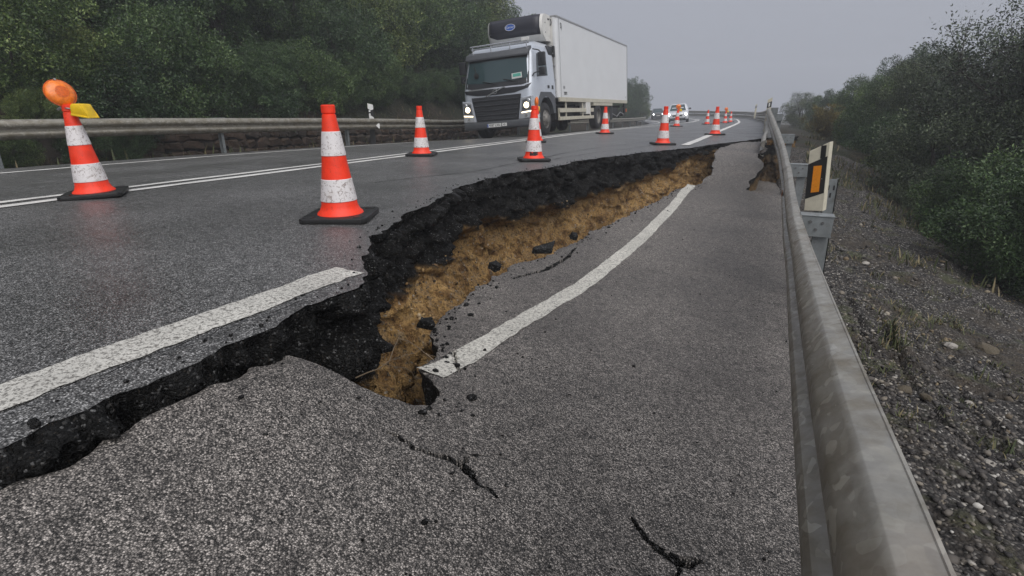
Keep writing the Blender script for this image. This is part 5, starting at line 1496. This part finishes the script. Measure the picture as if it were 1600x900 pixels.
right_trees = [  # crown centre x, y, z, radius, kind, label
    (2.75, 7.9, -.60, .95, 'dense1', 'green leafy shrub at the right picture edge, nearest of the slope'),
    (2.75, 10.3, -.75, .90, 'dense2', 'low dark shrub on the slope right of the delineator'),
    (3.7, 9.4, -.5, 1.3, 'dense4', 'dark shrub at the right edge behind the nearest green one'),
    (3.9, 13.6, 1.25, 1.75, 'open', 'open sparse tree with sky showing through at the top right'),
    (5.2, 12.6, 1.6, 1.9, 'open', 'sparse tall tree cut by the right picture edge'),
    (2.75, 13.0, -.10, 1.25, 'grey', 'grey green bush below the sparse tree'),
    (4.4, 15.2, .0, 1.5, 'grey', 'dark bush under the sparse tree'),
    (2.5, 16.8, -.45, 1.05, 'dense3', 'mid green bush behind the delineator number plate'),
    (3.35, 18.8, 1.0, 1.25, 'grey', 'tall grey green bush left of the sparse tree'),
    (2.5, 21.3, .45, 1.25, 'dense4', 'rounded bush on the slope beyond the yellow broom'),
    (4.0, 25.5, 1.6, 1.45, 'dense2', 'hazy bush on the skyline left of the sparse tree'),
    (1.15, 23.2, .15, .75, 'broom', 'yellow brown broom bush beside the guardrail'),
    (2.9, 30.0, .75, 1.4, 'dense3', 'hazy bush on the falling skyline above the broom'),
    (1.9, 36.0, .45, 1.3, 'dense1', 'pale foggy bush behind the crest of the guardrail'),
    (.6, 44.0, .45, 1.4, 'grey', 'faint foggy bush farthest along the guardrail'),
    (6.4, 17.5, 1.6, 2.4, 'grey', 'dark tree at the right edge behind the sparse trees'),
    (4.6, 16.2, 1.5, 1.7, 'open', 'sparse tree just left of the tallest one at the top right'),
]
for q_ in range(16):
    yy = 12.0 + 1.9 * q_; xx = float(np.interp(yy, [12, 20, 45], [2.3, 1.95, .9])) + random.uniform(0, .8)
    right_trees.append((xx, yy, float(ground_z(np.array([xx]), np.array([yy]))[0]) + .25, .50 + .2 * random.random() + .012 * q_, random.choice(['dense1', 'grey', 'dense3']), f'low shrub at the foot of the bushes behind the delineator, {ORD[q_]} from the camera'))
for x, y, z, r_, kd, lab in right_trees:
    gz = float(ground_z(np.array([x]), np.array([y]))[0])
    t = tree(kd, x, y, z - 1.1 * r_, r_, lab, GR, 'tree' if 'tree' in lab.split()[:5] else 'shrub', sz=1.0)

# ------------------------------------------------------------------ grass and twigs (uncountable)
def blades(name, pts, hgt, rng, mat, lean=.5):
    n = len(pts)
    a = rng.uniform(0, 6.28, n); L = hgt * rng.uniform(.5, 1.4, n)
    dr = np.stack([np.cos(a), np.sin(a), np.zeros(n)], -1); sd = np.stack([-np.sin(a), np.cos(a), np.zeros(n)], -1)
    wd_ = L[:, None] * .045 + .0015
    tip = pts + dr * (lean * L * rng.uniform(.2, 1, n))[:, None] + np.array([0, 0, 1.0]) * L[:, None]
    mid = pts + (tip - pts) * .55 + np.array([0, 0, 1]) * (.12 * L)[:, None]
    V = np.stack([pts - sd * wd_, pts + sd * wd_, mid + sd * wd_ * .7, mid - sd * wd_ * .7, tip], 1).reshape(-1, 3)
    i = np.arange(n) * 5
    F = np.concatenate([np.stack([i, i + 1, i + 2], -1), np.stack([i, i + 2, i + 3], -1), np.stack([i + 3, i + 2, i + 4], -1)])
    return mesh_np(name, V, F, mat, None, False, {'rnd': np.repeat(rng.uniform(0, 1, n), 5)})
rng = np.random.default_rng(31)
# bank behind the far wall
n = 7000
s_ = rng.uniform(2, 34, n); d_ = -9.75 - rng.exponential(1.1, n)
x, y = rp(s_, d_); z = ground_z(x, y)
g = blades('dry_grass', np.stack([x, y, z - .02], -1), .05 + .14 * rng.uniform(0, 1, n) ** 3, rng, M['grass'], .9)
tag(g, 'dry grass and weeds on the bank above the stone wall', 'grass', kind='stuff')
n = 1500
s_ = rng.uniform(2, 26, n); d_ = rng.uniform(-9.4, -8.4, n)
x, y = rp(s_, d_); z = ground_z(x, y)
g = blades('roadside_weeds', np.stack([x, y, z - .02], -1), .12 + .22 * rng.uniform(0, 1, n) ** 4, rng, M['grass'])
tag(g, 'thin weeds under the far guardrail', 'grass', kind='stuff')
# slope on the right
n = 42000
u_ = .45 + 4.5 * rng.uniform(0, 1, n) ** 1.4; v_ = 1.2 + 29 * rng.uniform(0, 1, n) ** 1.5
cl_ = fbm(u_, v_, 0, f=1.1, octv=3, seed=131) + np.interp(u_, [.6, 2, 3.5], [-.22, .05, .35]) + np.interp(v_, [3, 9], [-.12, .08])
k = cl_ > .08
u_, v_ = u_[k], v_[k]
z = np.where((v_ < 15.5) & (u_ < 4.5), verge_z(u_, np.clip(v_, -3, 16)), ground_z(u_, v_))
g = blades('slope_weeds', np.stack([u_, v_, z - .02], -1), .05 + .12 * rng.uniform(0, 1, len(u_)) ** 2, rng, M['grass'], .8)
tag(g, 'low green and straw weeds on the gravel slope', 'grass', kind='stuff')

tc_u = np.concatenate([rng.uniform(.5, 1.6, 60), rng.uniform(1.4, 3.2, 110)]); tc_v = np.concatenate([2.9 + 4 * rng.uniform(0, 1, 60), 4 + 11 * rng.uniform(0, 1, 110)])
tu = np.repeat(tc_u, 46) + rng.normal(size=len(tc_u) * 46) * .045; tv = np.repeat(tc_v, 46) + rng.normal(size=len(tc_u) * 46) * .06
tz = np.array([verge_at(a_, b_) for a_, b_ in zip(tu, tv)])
g = blades('verge_tufts', np.stack([tu, tv, tz - .01], -1), np.repeat(rng.uniform(.015, .055, len(tc_u)), 46), rng, M['grass'], 1.3)
tag(g, 'small green and straw tufts growing through the verge gravel', 'grass', kind='stuff')

# ------------------------------------------------------------------ rocks on the verge, rubble by the hole
def rock(name, x, y, z, s, mat, label, cat, group=None, seed=0, flat=.7):
    r = np.random.default_rng(seed)
    bm = bmesh.new(); bmesh.ops.create_icosphere(bm, subdivisions=2, radius=1)
    for v in bm.verts:
        q = v.co.copy(); v.co *= 1 + .25 * float(vnoise(np.array([q.x * 1.7 + seed]), np.array([q.y * 1.7]), np.array([q.z * 1.7]), seed)[0]) + r.uniform(-.05, .05)
        v.co.x *= 1.25; v.co.z *= flat
    me = bpy.data.meshes.new(name); bm.to_mesh(me); bm.free(); me.materials.append(mat)
    o_ = link(bpy.data.objects.new(name, me)); o_.location = (x, y, z + s * flat * .45); o_.scale = (s, s, s); o_.rotation_euler = (0, 0, r.uniform(0, 6))
    tag(o_, label, cat, group); return o_
RG = 'stones on the gravel verge'
for i, (u, v, s, mt, lab) in enumerate([
    (.80, 3.35, .036, 'rock_y', 'ochre stone at the lower end of the verge crack'),
    (.88, 3.25, .026, 'rock_y', 'smaller ochre stone touching the verge crack'),
    (1.16, 3.55, .022, 'rock_w', 'pale pebble right of the verge crack'),
    (1.02, 2.72, .022, 'rock_w', 'pale pebble below the verge crack near the rail'),
    (.95, 2.9, .024, 'rock_y', 'brown pebble between the crack and the near rail'),
    (1.60, 4.9, .07, 'rock_y', 'flat ochre boulder at the right edge of the verge'),
    (1.30, 4.6, .035, 'rock_w', 'whitish stone on the verge above the crack'),
    (.95, 6.6, .030, 'rock_w', 'whitish stone on the slope behind the rail post'),
]):
    rock('stone', u, v, verge_at(u, v), s, M[mt], lab, 'stone', RG, 40 + i)
CG = 'broken asphalt pieces at the edge of the sunken lane'
for i, (u, v, dz, sx, sy, rz_, lab) in enumerate([
    (-1.97, 3.55, .0, .05, .11, .3, 'thin black asphalt sliver at the foot of the orange scarp'),
    (-1.83, 4.30, .02, .06, .22, -.25, 'long black asphalt sliver beside the slab edge in mid hole'),
    (-1.80, 4.95, .01, .05, .14, .1, 'second asphalt sliver farther along the slab edge'),
    (-1.63, 2.16, -.01, .06, .05, .6, 'small asphalt lump above the start of the sunken line'),
]):
    r = np.random.default_rng(60 + i)
    n_ = 7; an = np.sort(r.uniform(0, 6.28, n_)); rr_ = r.uniform(.65, 1.1, n_)
    bmx = BM().prism([(sx * q * math.cos(t_), sy * q * math.sin(t_)) for q, t_ in zip(rr_, an)], 'z', -.03, .025, bevel=.006, seg=1)
    for v_ in bmx.b.verts: v_.co += Vector(r.uniform(-.006, .006, 3))
    o_ = bmx.build('asphalt_chunk', M['black'])
    o_.location = (u, v, float(slab_z(np.array([u]), np.array([v]))[0]) + dz); o_.rotation_euler = (r.uniform(-.25, .25), .35, rz_)
    tag(o_, lab, 'rubble', CG)

r = np.random.default_rng(77)
rts = empty('roots', (-1.5, 1.6, -.6))
for k_ in range(14):
    rt = BM()
    p = Vector((r.uniform(-.15, .10), r.uniform(-.2, .4), .05 + r.uniform(-.25, .22))); d_ = Vector((r.normal() * .6 + .4, r.normal() * .6, r.normal() * .5 - .2)).normalized()
    rad = r.uniform(.0015, .004)
    for q in range(5):
        nx = p + d_ * .055; rt.cyl(p, nx + d_ * .006, rad, rad * .85, n=5, caps=False); p = nx; rad *= .85
        d_ = (d_ + Vector(r.normal(size=3)) * .35).normalized()
    rt.build('root', M['root'], rts)
tag(rts, 'thin bare roots hanging in the dark corner of the hole', 'roots')

# ------------------------------------------------------------------ fog
hz = BM().box((-300, -140, -16), (300, 360, 24)).build('haze')
b = bpy.data.materials.new('haze'); b.use_nodes = True
t = b.node_tree; t.nodes.clear(); oo = t.nodes.new('ShaderNodeOutputMaterial'); pv = t.nodes.new('ShaderNodeVolumePrincipled')
pv.inputs['Color'].default_value = (.86, .89, .95, 1); pv.inputs['Density'].default_value = .0036; pv.inputs['Anisotropy'].default_value = .2
t.links.new(pv.outputs[0], oo.inputs['Volume'])
hz.data.materials.append(b)
tag(hz, kind='stuff', label='pale grey fog filling the air', cat='fog')
